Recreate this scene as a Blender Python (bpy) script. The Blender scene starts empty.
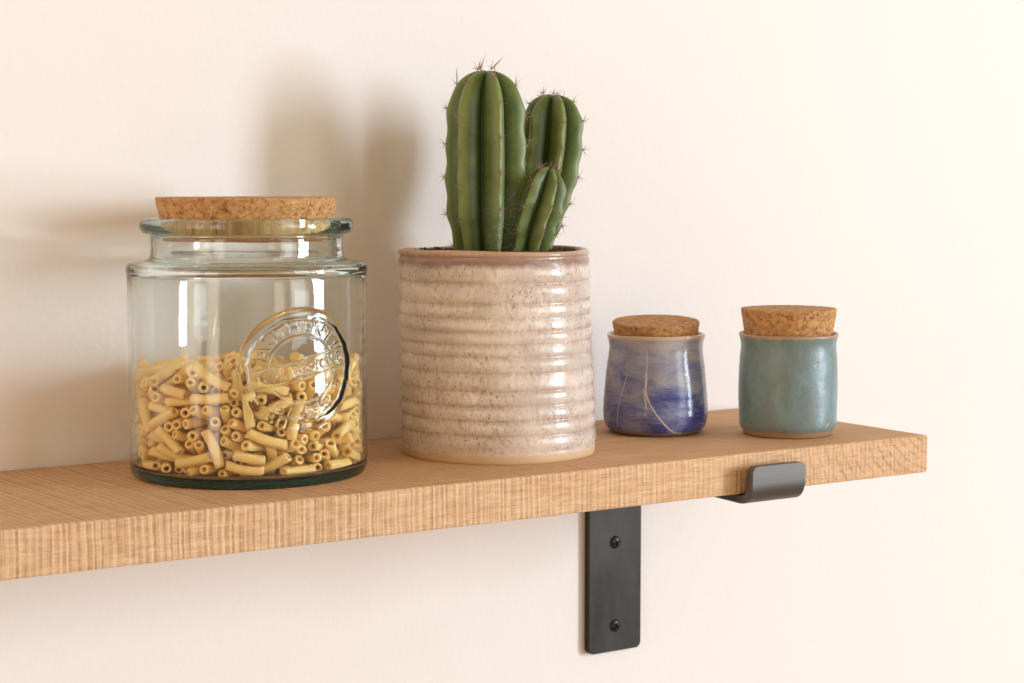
import bpy, bmesh, math, random
import numpy as np
from mathutils import Vector, Matrix, Quaternion, noise

random.seed(11)
rng = np.random.default_rng(5)
C = bpy.context.scene.collection
PI = math.pi
D, T = 0.2, 0.0275                       # shelf depth and thickness (metres)

# ------------------------------------------------------------------ helpers
def tag(o, label=None, cat=None, group=None, kind=None):
    for k, v in (('label', label), ('category', cat), ('group', group), ('kind', kind)):
        if v: o[k] = v
    return o

def empty(name, loc, label, cat, group=None):
    o = bpy.data.objects.new(name, None); C.objects.link(o); o.location = loc
    o.empty_display_size = .02
    return tag(o, label, cat, group)

def mesh(name, verts, faces, mats, parent=None, smooth=True, midx=None):
    me = bpy.data.meshes.new(name)
    if isinstance(verts, np.ndarray): verts = verts.tolist()
    me.from_pydata(verts, [], faces); me.validate()
    for m in (mats if isinstance(mats, (list, tuple)) else [mats]): me.materials.append(m)
    if smooth: me.polygons.foreach_set('use_smooth', [True] * len(me.polygons))
    if midx is not None: me.polygons.foreach_set('material_index', midx)
    me.update()
    o = bpy.data.objects.new(name, me); C.objects.link(o)
    if parent: o.parent = parent
    return o

def from_bm(name, bm, mats, parent=None, smooth=True):
    me = bpy.data.meshes.new(name); bm.to_mesh(me); bm.free()
    for m in (mats if isinstance(mats, (list, tuple)) else [mats]): me.materials.append(m)
    if smooth: me.polygons.foreach_set('use_smooth', [True] * len(me.polygons))
    o = bpy.data.objects.new(name, me); C.objects.link(o)
    if parent: o.parent = parent
    return o

def resample(pts, step):
    """polyline (r, z) -> finer polyline rounded by Catmull-Rom"""
    P = [np.array(p, float) for p in pts]
    P = [2 * P[0] - P[1]] + P + [2 * P[-1] - P[-2]]
    out = []
    for i in range(1, len(P) - 2):
        p0, p1, p2, p3 = P[i - 1:i + 3]
        n = max(1, int(math.ceil(np.linalg.norm(p2 - p1) / step)))
        for k in range(n):
            t = k / n
            out.append(.5 * ((2 * p1) + (-p0 + p2) * t + (2 * p0 - 5 * p1 + 4 * p2 - p3) * t * t + (-p0 + 3 * p1 - 3 * p2 + p3) * t ** 3))
    out.append(P[-2])
    return out

def fillet(pts, radii, seg=6):
    """polyline with rounded corners"""
    out = []
    for i, p in enumerate(pts):
        r = radii.get(i, 0)
        if r == 0 or i in (0, len(pts) - 1): out.append(np.array(p, float)); continue
        p = np.array(p, float); a = np.array(pts[i - 1], float) - p; b = np.array(pts[i + 1], float) - p
        la, lb = np.linalg.norm(a), np.linalg.norm(b); a /= la; b /= lb
        d = min(r, la * .49, lb * .49)
        p1, p2 = p + a * d, p + b * d
        for k in range(seg + 1):
            t = k / seg
            out.append((1 - t) ** 2 * p1 + 2 * t * (1 - t) * p + t * t * p2)
    return out

def lathe(name, prof, mats, parent=None, seg=96, warp=None, close_start=True, close_end=True, matfn=None):
    """prof: list of (r, z); warp(r, z, th) -> (x, y, z)"""
    V, F, MI = [], [], []
    rows = []
    for r, z in prof:
        if r < 1e-6:
            rows.append([len(V)]); V.append((0, 0, z) if not warp else warp(0, z, 0)); continue
        row = []
        for k in range(seg):
            th = 2 * PI * k / seg
            row.append(len(V))
            V.append(warp(r, z, th) if warp else (r * math.cos(th), r * math.sin(th), z))
        rows.append(row)
    for i in range(len(rows) - 1):
        a, b = rows[i], rows[i + 1]
        mi = matfn(i) if matfn else 0
        for k in range(seg):
            k2 = (k + 1) % seg
            if len(a) == 1 and len(b) == 1: continue
            if len(a) == 1: F.append((a[0], b[k2], b[k]))
            elif len(b) == 1: F.append((a[k], a[k2], b[0]))
            else: F.append((a[k], a[k2], b[k2], b[k]))
            MI.append(mi)
    return mesh(name, V, F, mats, parent, True, MI)

# ------------------------------------------------------------------ material helpers
class NT:
    def __init__(s, name):
        s.m = bpy.data.materials.new(name); s.m.use_nodes = True
        s.t = s.m.node_tree; s.t.nodes.clear()
        s.out = s.n('ShaderNodeOutputMaterial')
    def n(s, typ, **kw):
        nd = s.t.nodes.new(typ)
        for k, v in kw.items():
            if k.startswith('i_'):
                key = k[2:]; key = int(key) if key.isdigit() else key.replace('_', ' ')
                s.put(nd.inputs[key], v)
            else: setattr(nd, k, v)
        return nd
    def put(s, sock, v):
        if isinstance(v, bpy.types.NodeSocket): s.t.links.new(v, sock)
        elif isinstance(v, bpy.types.Node): s.t.links.new(v.outputs[0], sock)
        elif isinstance(v, (tuple, list)) and len(v) == 3 and sock.type == 'RGBA': sock.default_value = (*v, 1)
        else: sock.default_value = v
    def coord(s, scale=(1, 1, 1), rot=(0, 0, 0), kind='Object', loc=(0, 0, 0)):
        tc = s.n('ShaderNodeTexCoord'); mp = s.n('ShaderNodeMapping')
        s.t.links.new(tc.outputs[kind], mp.inputs[0])
        mp.inputs['Scale'].default_value = scale; mp.inputs['Rotation'].default_value = rot; mp.inputs['Location'].default_value = loc
        return mp.outputs[0]
    def noise(s, vec, scale, detail=3, rough=.5, dist=0.0):
        nd = s.n('ShaderNodeTexNoise', i_Vector=vec, i_Scale=scale, i_Detail=detail, i_Roughness=rough, i_Distortion=dist)
        return nd.outputs['Fac']
    def ramp(s, fac, stops, interp='LINEAR'):
        nd = s.n('ShaderNodeValToRGB', i_Fac=fac); cr = nd.color_ramp; cr.interpolation = interp
        while len(cr.elements) < len(stops): cr.elements.new(.5)
        for e, (p, c) in zip(cr.elements, stops):
            e.position = p; e.color = (*c, 1) if not isinstance(c, (int, float)) else (c, c, c, 1)
        return nd.outputs[0]
    def mix(s, a, b, fac, blend='MIX'):
        nd = s.n('ShaderNodeMix', data_type='RGBA', blend_type=blend)
        s.put(nd.inputs['Factor'], fac); s.put(nd.inputs[6], a); s.put(nd.inputs[7], b)
        return nd.outputs[2]
    def math(s, op, a, b=0.0, c=None):
        nd = s.n('ShaderNodeMath', operation=op); s.put(nd.inputs[0], a); s.put(nd.inputs[1], b)
        if c is not None: s.put(nd.inputs[2], c)
        return nd.outputs[0]
    def xyz(s, vec):
        return s.n('ShaderNodeSeparateXYZ', i_0=vec).outputs
    def bump(s, h, strength=.3, dist=.001, normal=None):
        nd = s.n('ShaderNodeBump', i_Height=h, i_Strength=strength, i_Distance=dist)
        if normal is not None: s.put(nd.inputs['Normal'], normal)
        return nd.outputs[0]
    def pbr(s, col, rough=.5, normal=None, **kw):
        b = s.n('ShaderNodeBsdfPrincipled'); s.put(b.inputs['Base Color'], col); s.put(b.inputs['Roughness'], rough)
        if normal is not None: s.put(b.inputs['Normal'], normal)
        for k, v in kw.items(): s.put(b.inputs[k.replace('_', ' ')], v)
        s.t.links.new(b.outputs[0], s.out.inputs[0])
        return s.m

def m_wall():
    s = NT('wall_paint')
    v = s.coord()
    col = s.mix((.82, .755, .705), (.845, .78, .73), s.noise(v, 2.2, 4))
    h = s.math('ADD', s.noise(v, 190, 4, .6), s.math('MULTIPLY', s.noise(v, 26, 3), 1.6))
    return s.pbr(col, .62, s.bump(h, .16, .0014), Specular_IOR_Level=.25)

def m_wood(face):
    """rough sawn oak: kerf lines run across the board, grain along it"""
    s = NT('oak_' + face)
    v = s.coord()
    X, Y, Z = s.xyz(v)
    front = face == 'front'
    g = s.noise(s.coord((3.0, 34, 38)), 4.2, 6, .62, 1.0)
    gf = s.noise(s.coord((10, 190, 210)), 6, 3, .6, .3)
    warp = s.math('MULTIPLY', s.math('SUBTRACT', s.noise(s.coord((22, 9, 40)), 1.3, 2), .5), .0022)
    u = s.math('ADD', s.math('MULTIPLY_ADD', Y, .06, X), warp)
    n1 = lambda sc_, det=1: s.n('ShaderNodeTexNoise', noise_dimensions='1D', i_W=u, i_Scale=sc_, i_Detail=det, i_Roughness=.5).outputs['Fac']
    ph = s.math('MULTIPLY_ADD', s.math('SUBTRACT', n1(75), .5), 8.0, s.math('MULTIPLY', u, 1450.0))
    sn = s.math('MULTIPLY_ADD', s.math('SINE', ph), .5, .5)
    amp = s.ramp(n1(230), [(.30, .15), (.58, 1.0)])
    fine = s.ramp(n1(780, 2), [(.40, 0.0), (.64, 1.0)])
    broad = n1(46, 2)
    brk = s.math('MULTIPLY', s.ramp(s.noise(s.coord((26, 40, 60)), 3, 3, .6), [(.30, .30), (.60, 1.0)]), s.n('ShaderNodeMapRange', i_0=X, i_1=-.50, i_2=-.22, i_3=1.25, i_4=.62).outputs[0])     # the marks fade in and out
    k = s.math('MULTIPLY', s.math('SUBTRACT', s.math('MULTIPLY', sn, amp), .30), brk)
    k2 = s.math('MULTIPLY', s.math('SUBTRACT', fine, .5), brk)
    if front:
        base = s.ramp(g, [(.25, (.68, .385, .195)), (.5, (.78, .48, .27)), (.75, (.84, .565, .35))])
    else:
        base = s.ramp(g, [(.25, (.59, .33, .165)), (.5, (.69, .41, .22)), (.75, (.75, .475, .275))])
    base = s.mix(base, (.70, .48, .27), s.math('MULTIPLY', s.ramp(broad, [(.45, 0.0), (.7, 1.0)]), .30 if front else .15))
    dk = s.math('MULTIPLY', s.n('ShaderNodeMapRange', i_0=k, i_1=-.02, i_2=-.34).outputs[0], .42 if front else .44)
    lt = s.math('MULTIPLY', s.n('ShaderNodeMapRange', i_0=k, i_1=.10, i_2=.62).outputs[0], .42 if front else .34)
    c = s.mix(base, (.30, .135, .050), dk)
    c = s.mix(c, (.80, .56, .33), lt)
    c = s.mix(c, (.27, .12, .045), s.math('MULTIPLY', s.n('ShaderNodeMapRange', i_0=k2, i_1=-.1, i_2=-.5).outputs[0], .24))
    c = s.mix(c, (.84, .64, .42), s.math('MULTIPLY', s.n('ShaderNodeMapRange', i_0=k2, i_1=.15, i_2=.5).outputs[0], .16))
    # grain fibres and pores along the board
    fib = s.ramp(gf, [(.50, 0.0), (.74, 1.0)])
    c = s.mix(c, (.38, .185, .07), s.math('MULTIPLY', fib, .42 if front else .22))
    pore = s.ramp(s.noise(s.coord((30, 380, 420)), 5, 2, .5), [(.63, 0.0), (.71, 1.0)])
    c = s.mix(c, (.17, .075, .028), s.math('MULTIPLY', pore, .34 if front else .16))
    if front:
        rg = s.n('ShaderNodeTexWave', wave_type='RINGS', rings_direction='Y', i_Vector=s.coord((1, .2, 1.5), loc=(-.020, 0, -.018)), i_Scale=40, i_Distortion=2.2, i_Detail=2, i_Detail_Scale=1.6).outputs['Fac']
        near = s.math('MULTIPLY', s.n('ShaderNodeMapRange', i_0=X, i_1=-.20, i_2=-.06).outputs[0], s.math('MULTIPLY', s.ramp(s.noise(s.coord((40, 40, 70)), 2, 3), [(.35, .1), (.65, 1.0)]), .55))
        c = s.mix(c, (.36, .16, .055), s.math('MULTIPLY', s.ramp(rg, [(.70, 0.0), (.97, 1.0)]), near))
    h = s.math('ADD', s.math('MULTIPLY', k, 1.1), s.math('ADD', s.math('MULTIPLY', k2, .5), s.math('MULTIPLY', fib, -.35)))
    return s.pbr(c, .66, s.bump(h, .75, .0009), Specular_IOR_Level=.28)

def m_cork():
    s = NT('cork')
    v = s.coord()
    vo = s.n('ShaderNodeTexVoronoi', i_Vector=s.coord((1, 1, 1.15)), i_Scale=620, i_Randomness=1.0)
    val = s.n('ShaderNodeSeparateColor', i_0=vo.outputs['Color']).outputs[0]
    vo2 = s.n('ShaderNodeTexVoronoi', i_Vector=v, i_Scale=290, i_Randomness=1.0)
    val2 = s.n('ShaderNodeSeparateColor', i_0=vo2.outputs['Color']).outputs[0]
    col = s.ramp(s.math('ADD', s.math('MULTIPLY', val, .55), s.math('MULTIPLY', val2, .45)), [(.08, (.33, .145, .050)), (.35, (.47, .235, .088)), (.65, (.545, .29, .115)), (.95, (.63, .375, .17))])
    n1 = s.noise(v, 420, 3, .6)
    spots = s.ramp(n1, [(.615, 0.0), (.665, 1.0)])
    big = s.ramp(s.noise(v, 170, 3, .65), [(.625, 0.0), (.68, 1.0)])
    col = s.mix(col, (.12, .045, .018), s.math('MULTIPLY', spots, .75))
    col = s.mix(col, (.14, .055, .022), s.math('MULTIPLY', big, .65))
    d = s.ramp(vo.outputs['Distance'], [(.0, 1.0), (.6, 0.0)])
    h = s.math('SUBTRACT', s.math('MULTIPLY', d, .5), s.math('MULTIPLY', s.math('ADD', spots, big), .9))
    return s.pbr(col, .75, s.bump(h, .6, .0006), Specular_IOR_Level=.22)

def m_glass():
    s = NT('green_tinted_glass')
    v = s.coord()
    h = s.noise(v, 34, 3, .55)
    nm = s.bump(h, .10, .0014)
    b = s.n('ShaderNodeBsdfGlass', i_Color=(1, 1, 1), i_Roughness=.0, i_IOR=1.5)
    s.put(b.inputs['Normal'], nm)
    va = s.n('ShaderNodeVolumeAbsorption', i_Color=(.05, .46, .41), i_Density=22.0)
    s.t.links.new(b.outputs[0], s.out.inputs[0]); s.t.links.new(va.outputs[0], s.out.inputs[1])
    return s.m

def m_pasta():
    s = NT('dry_pasta')
    v = s.coord()
    oi = s.n('ShaderNodeObjectInfo').outputs['Random']
    c = s.mix((.885, .535, .135), (.915, .62, .205), oi)
    c = s.mix(c, (.93, .72, .38), s.math('MULTIPLY', s.noise(v, 420, 3), .45))
    return s.pbr(c, .48, s.bump(s.noise(v, 900, 2), .12, .0004), Subsurface_Weight=.25, Subsurface_Radius=(.004, .002, .0007), Subsurface_Scale=.6)

def m_pot():
    s = NT('speckled_cream_glaze')
    v = s.coord()
    X, Y, Z = s.xyz(v)
    # per-height attribute painted from the throwing rings: crease = 1
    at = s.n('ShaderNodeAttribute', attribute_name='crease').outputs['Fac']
    cl = s.noise(v, 42, 4, .6)
    base = s.ramp(cl, [(.3, (.64, .50, .405)), (.55, (.75, .62, .515)), (.75, (.82, .71, .61))])
    grey = s.ramp(s.noise(s.coord((1, 1, 2.2)), 22, 3), [(.45, 0.0), (.7, 1.0)])
    base = s.mix(base, (.47, .385, .335), s.math('MULTIPLY', grey, .60))
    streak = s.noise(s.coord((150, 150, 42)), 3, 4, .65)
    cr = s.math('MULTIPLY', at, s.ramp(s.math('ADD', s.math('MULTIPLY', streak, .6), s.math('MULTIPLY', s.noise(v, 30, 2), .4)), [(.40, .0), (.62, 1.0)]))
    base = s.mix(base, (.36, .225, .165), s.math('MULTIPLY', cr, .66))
    spm = s.ramp(s.noise(s.coord((1, 1, 1.8)), 30, 3), [(.38, .25), (.62, 1.0)])
    fl = s.ramp(s.noise(s.coord((1, 1, .55)), 380, 3, .65), [(.47, 0.0), (.64, 1.0)])
    base = s.mix(base, (.35, .235, .19), s.math('MULTIPLY', fl, s.math('MULTIPLY', spm, .50)))
    sp = s.ramp(s.noise(v, 520, 2, .5), [(.625, 0.0), (.68, 1.0)])
    base = s.mix(base, (.17, .105, .08), s.math('MULTIPLY', s.math('MULTIPLY', sp, spm), .75))
    # brown glaze break at the rim, bare clay at the foot
    zr = s.math('ADD', Z, s.math('MULTIPLY', s.math('SUBTRACT', s.noise(s.coord((1, 1, .5)), 95, 4, .65), .5), .007))
    band = s.n('ShaderNodeMapRange', i_0=zr, i_1=.1270, i_2=.1310).outputs[0]
    rim = s.mix((.27, .14, .105), (.52, .31, .185), s.n('ShaderNodeMapRange', i_0=zr, i_1=.1315, i_2=.1385).outputs[0])
    rim = s.mix(rim, (.30, .20, .20), s.math('MULTIPLY', s.ramp(s.noise(s.coord((1, 1, .35)), 330, 3), [(.5, 0.0), (.62, 1.0)]), .55))
    base = s.mix(base, rim, s.math('MULTIPLY', band, .93))
    foot = s.n('ShaderNodeMapRange', i_0=zr, i_1=.0075, i_2=.0045).outputs[0]
    base = s.mix(base, (.64, .43, .245), foot)
    h = s.math('ADD', s.noise(v, 150, 3, .6), s.math('MULTIPLY', s.noise(v, 600, 2), .25))
    rough = s.math('ADD', .14, s.math('ADD', s.math('MULTIPLY', s.noise(v, 120, 2), .16), s.math('MULTIPLY', foot, .4)))
    return s.pbr(base, rough, s.bump(h, .28, .0008), Specular_IOR_Level=.55)

def m_blue():
    s = NT('blue_brushed_glaze')
    v = s.coord()
    X, Y, Z = s.xyz(v)
    ang = s.coord((1, 1, 5.5))
    n1 = s.noise(s.coord((1, 1, 2.0)), 34, 4, .6, .5)
    n2 = s.noise(s.coord((12, 12, 260)), 3.2, 4, .62, .3)
    zf = s.n('ShaderNodeMapRange', i_0=Z, i_1=.066, i_2=.006).outputs[0]
    k = s.math('ADD', s.math('MULTIPLY', n1, 1.1), s.math('ADD', s.math('MULTIPLY', n2, .35), s.math('MULTIPLY_ADD', zf, .36, -.13)))
    c = s.ramp(k, [(.50, (.44, .395, .38)), (.66, (.32, .315, .37)), (.84, (.170, .185, .325)), (1.0, (.050, .062, .245))])
    c = s.mix(c, (.50, .44, .41), s.math('MULTIPLY', s.ramp(n2, [(.57, 0.0), (.75, 1.0)]), .55))
    rim = s.n('ShaderNodeMapRange', i_0=s.math('ADD', Z, s.math('MULTIPLY', s.math('SUBTRACT', n1, .5), .004)), i_1=.0696, i_2=.0714).outputs[0]
    c = s.mix(c, (.60, .43, .31), rim)
    foot = s.n('ShaderNodeMapRange', i_0=s.math('ADD', Z, s.math('MULTIPLY', s.math('SUBTRACT', n1, .5), .003)), i_1=.0042, i_2=.0022).outputs[0]
    c = s.mix(c, (.23, .15, .10), foot)
    return s.pbr(c, s.math('ADD', .10, s.math('MULTIPLY', foot, .45)), s.bump(s.math('ADD', s.noise(v, 75, 3), s.math('MULTIPLY', n2, .5)), .22, .0012), Specular_IOR_Level=.6)

def m_drip():
    s = NT('pale_glaze_drip')
    v = s.coord()
    c = s.mix((.46, .37, .36), (.66, .57, .53), s.noise(v, 400, 3))
    return s.pbr(c, .25, s.bump(s.noise(v, 500, 2), .2, .0005))

def m_teal():
    s = NT('teal_satin_glaze')
    v = s.coord()
    X, Y, Z = s.xyz(v)
    n1 = s.noise(s.coord((1, 1, .7)), 46, 6, .66, .6)
    c = s.ramp(n1, [(.28, (.185, .195, .172)), (.45, (.170, .222, .215)), (.58, (.185, .275, .282)), (.75, (.235, .36, .365))])
    sp = s.ramp(s.noise(s.coord((1, 1, 1.6)), 230, 4, .65), [(.56, 0.0), (.68, 1.0)])
    c = s.mix(c, (.19, .165, .125), s.math('MULTIPLY', sp, .42))
    pin = s.ramp(s.noise(v, 75, 1), [(.745, 0.0), (.765, 1.0)])
    c = s.mix(c, (.40, .30, .13), s.math('MULTIPLY', pin, .25))
    zn = s.math('ADD', Z, s.math('MULTIPLY', s.math('SUBTRACT', n1, .5), .003))
    rim = s.n('ShaderNodeMapRange', i_0=zn, i_1=.0712, i_2=.0728).outputs[0]
    c = s.mix(c, (.42, .28, .17), rim)
    foot = s.n('ShaderNodeMapRange', i_0=zn, i_1=.0052, i_2=.0036).outputs[0]
    c = s.mix(c, (.36, .235, .135), foot)
    h = s.math('SUBTRACT', s.noise(v, 130, 4, .65), s.math('MULTIPLY', pin, .8))
    rough = s.math('ADD', .26, s.math('MULTIPLY', s.noise(v, 60, 3), .20))
    return s.pbr(c, rough, s.bump(h, .35, .0009), Specular_IOR_Level=.5)

def m_cactus():
    s = NT('cactus_skin')
    v = s.coord()
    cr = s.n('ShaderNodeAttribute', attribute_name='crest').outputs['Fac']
    lo = s.n('ShaderNodeAttribute', attribute_name='scar').outputs['Fac']
    n1 = s.noise(v, 60, 4, .6)
    c = s.ramp(n1, [(.3, (.050, .080, .012)), (.55, (.086, .122, .018)), (.75, (.130, .165, .033))])
    c = s.mix(c, (.24, .275, .080), s.math('MULTIPLY', s.n('ShaderNodeMapRange', i_0=cr, i_1=.66, i_2=.98).outputs[0], .62))  # rib crests painted lighter, as if catching the light
    c = s.mix(c, (.016, .032, .006), s.math('MULTIPLY', s.n('ShaderNodeMapRange', i_0=cr, i_1=.50, i_2=.05).outputs[0], .90))  # shade in the grooves painted into the skin colour
    fl = s.ramp(s.noise(v, 640, 2), [(.68, 0.0), (.73, 1.0)])
    c = s.mix(c, (.34, .38, .24), s.math('MULTIPLY', fl, .35))
    # pale corky cracks low on the stem
    vor = s.n('ShaderNodeTexVoronoi', feature='DISTANCE_TO_EDGE', i_Vector=s.coord((.8, .8, 3.0)), i_Scale=75)
    crack = s.ramp(vor.outputs['Distance'], [(.0, 1.0), (.055, 0.0)])
    c = s.mix(c, (.15, .215, .125), s.math('MULTIPLY', lo, .75))
    c = s.mix(c, (.45, .47, .33), s.math('MULTIPLY', crack, s.math('MULTIPLY', lo, .5)))
    return s.pbr(c, .42, s.bump(s.math('ADD', s.noise(v, 260, 3), s.math('MULTIPLY', crack, s.math('MULTIPLY', lo, 2))), .18, .0008), Specular_IOR_Level=.45)

def m_plain(name, c1, c2, scale, rough=.6, bump=.2, **kw):
    s = NT(name); v = s.coord()
    n1 = s.noise(v, scale, 4, .6)
    return s.pbr(s.mix(c1, c2, n1), rough, s.bump(n1, bump, .0008), **kw)

def m_steel():
    s = NT('raw_blackened_steel')
    v = s.coord()
    n1 = s.noise(s.coord((1.0, 1.0, .35)), 28, 5, .65)
    n2 = s.noise(s.coord((1, 1, 18)), 160, 3)
    c = s.mix((.026, .022, .019), (.060, .052, .046), s.ramp(n1, [(.3, 0.0), (.75, 1.0)]))
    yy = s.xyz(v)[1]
    c = s.mix(c, (.29, .25, .225), s.math('MULTIPLY', s.n('ShaderNodeMapRange', i_0=yy, i_1=-.195, i_2=-.212).outputs[0], .30))   # lip painted lighter, standing in for window light gleaming on it
    scr = s.ramp(s.noise(s.coord((9, 9, 260), rot=(0, .5, 0)), 4, 2, .5), [(.66, 0.0), (.73, 1.0)])
    c = s.mix(c, (.16, .14, .125), s.math('MULTIPLY', scr, .12))
    r = s.math('ADD', .34, s.math('MULTIPLY', n1, .22))
    return s.pbr(c, r, s.bump(s.math('ADD', n2, n1), .05, .0005), Metallic=.75)

M = dict(wall=m_wall(), front=m_wood('front'), top=m_wood('top'), cork=m_cork(), glass=m_glass(), pasta=m_pasta(),
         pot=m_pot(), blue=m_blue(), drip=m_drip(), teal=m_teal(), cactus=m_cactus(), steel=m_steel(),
         soil=m_plain('potting_soil', (.035, .020, .012), (.16, .095, .055), 300, .9, .6),
         spine=m_plain('cactus_spine', (.16, .055, .028), (.40, .22, .13), 300, .6, .1),
         areole=m_plain('areole_felt', (.26, .18, .12), (.50, .40, .30), 900, .9, .5),
         screw=m_plain('black_screw', (.018, .016, .015), (.05, .045, .042), 500, .38, .1, Metallic=.8),
         inner=m_plain('unglazed_inside', (.40, .27, .16), (.52, .36, .23), 80, .7, .2))

# ------------------------------------------------------------------ wall
NX = 2
w = mesh('wall', [(-4, 0, -2), (3, 0, -2), (3, 0, 3), (-4, 0, 3)], [(0, 1, 2, 3)], M['wall'], None, False)
tag(w, kind='structure')

# ------------------------------------------------------------------ shelf board
def build_shelf():
    x0, x1 = -1.35, 0.0
    b = .0016                                     # eased edges
    # cross-section around the board, (y, z, material)
    prof = fillet([(-.0006, 0), (-D, 0), (-D, -T), (-.0006, -T), (-.0006, 0)], {1: b, 2: b}, 4)[:-1]
    # insert extra points along front and top so the sawn surface can undulate
    P = []
    for i, p in enumerate(prof):
        q = prof[(i + 1) % len(prof)]
        n = max(1, int(np.linalg.norm(q - p) / .004))
        P += [p + (q - p) * k / n for k in range(n)]
    x1 += .0014; e_ = [(.0034 * (1 - math.sin(a)), .0034 * (1 - math.cos(a)) * .75) for a in np.linspace(0, PI / 2, 8)]
    xs = list(np.linspace(x0, x1 - .0042, 420)) + [x1 - a for a, b_ in e_]
    inset = {420 + q: e_[q][1] for q in range(8)}
    V, F, MI = [], [], []
    n = len(P)
    cen = np.array([-D / 2, -T / 2])
    for i, x in enumerate(xs):
        ins = inset.get(i, 0)
        for p in P:
            y, z = p
            if ins:
                if y < -D + .004: y += ins * 1.0
                z -= ins * np.sign(z + T / 2) if abs(z + T / 2) > T / 2 - .0035 else 0
            edge = 1.0 if (y < -D + .003 and (z > -.003 or z < -T + .003)) else .35
            a = noise.noise(Vector((x * 60, y * 60, z * 90))) * .00035 * edge + noise.noise(Vector((x * 9, 0, 3))) * .0003
            b_ = noise.noise(Vector((x * 70 + 9, y * 60, z * 90))) * .00025 * edge
            top_or_bottom = abs(z + T / 2) > T / 2 - .0003
            if z < -T + .004 or (top_or_bottom and y > -D + .004): b_ = min(0, b_) * .5 if z > -T / 2 else max(0, b_) * .5
            if y > -.004: a = 0
            V.append((x, y + a, z + b_))
    for i in range(len(xs) - 1):
        for k in range(n):
            k2 = (k + 1) % n
            F.append((i * n + k, i * n + k2, (i + 1) * n + k2, (i + 1) * n + k))
            ym = (P[k][0] + P[k2][0]) / 2; zm = (P[k][1] + P[k2][1]) / 2
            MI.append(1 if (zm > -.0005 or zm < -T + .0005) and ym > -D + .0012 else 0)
    F.append(tuple(range(n - 1, -1, -1))); MI.append(0)
    last = (len(xs) - 1) * n
    F.append(tuple(last + k for k in range(n))); MI.append(0)
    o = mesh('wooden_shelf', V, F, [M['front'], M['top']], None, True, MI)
    m = o.data
    for e in (len(F) - 1, len(F) - 2): m.polygons[e].use_smooth = False
    tag(o, 'rough sawn oak board shelf mounted on the cream wall', 'shelf')
build_shelf()

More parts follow.
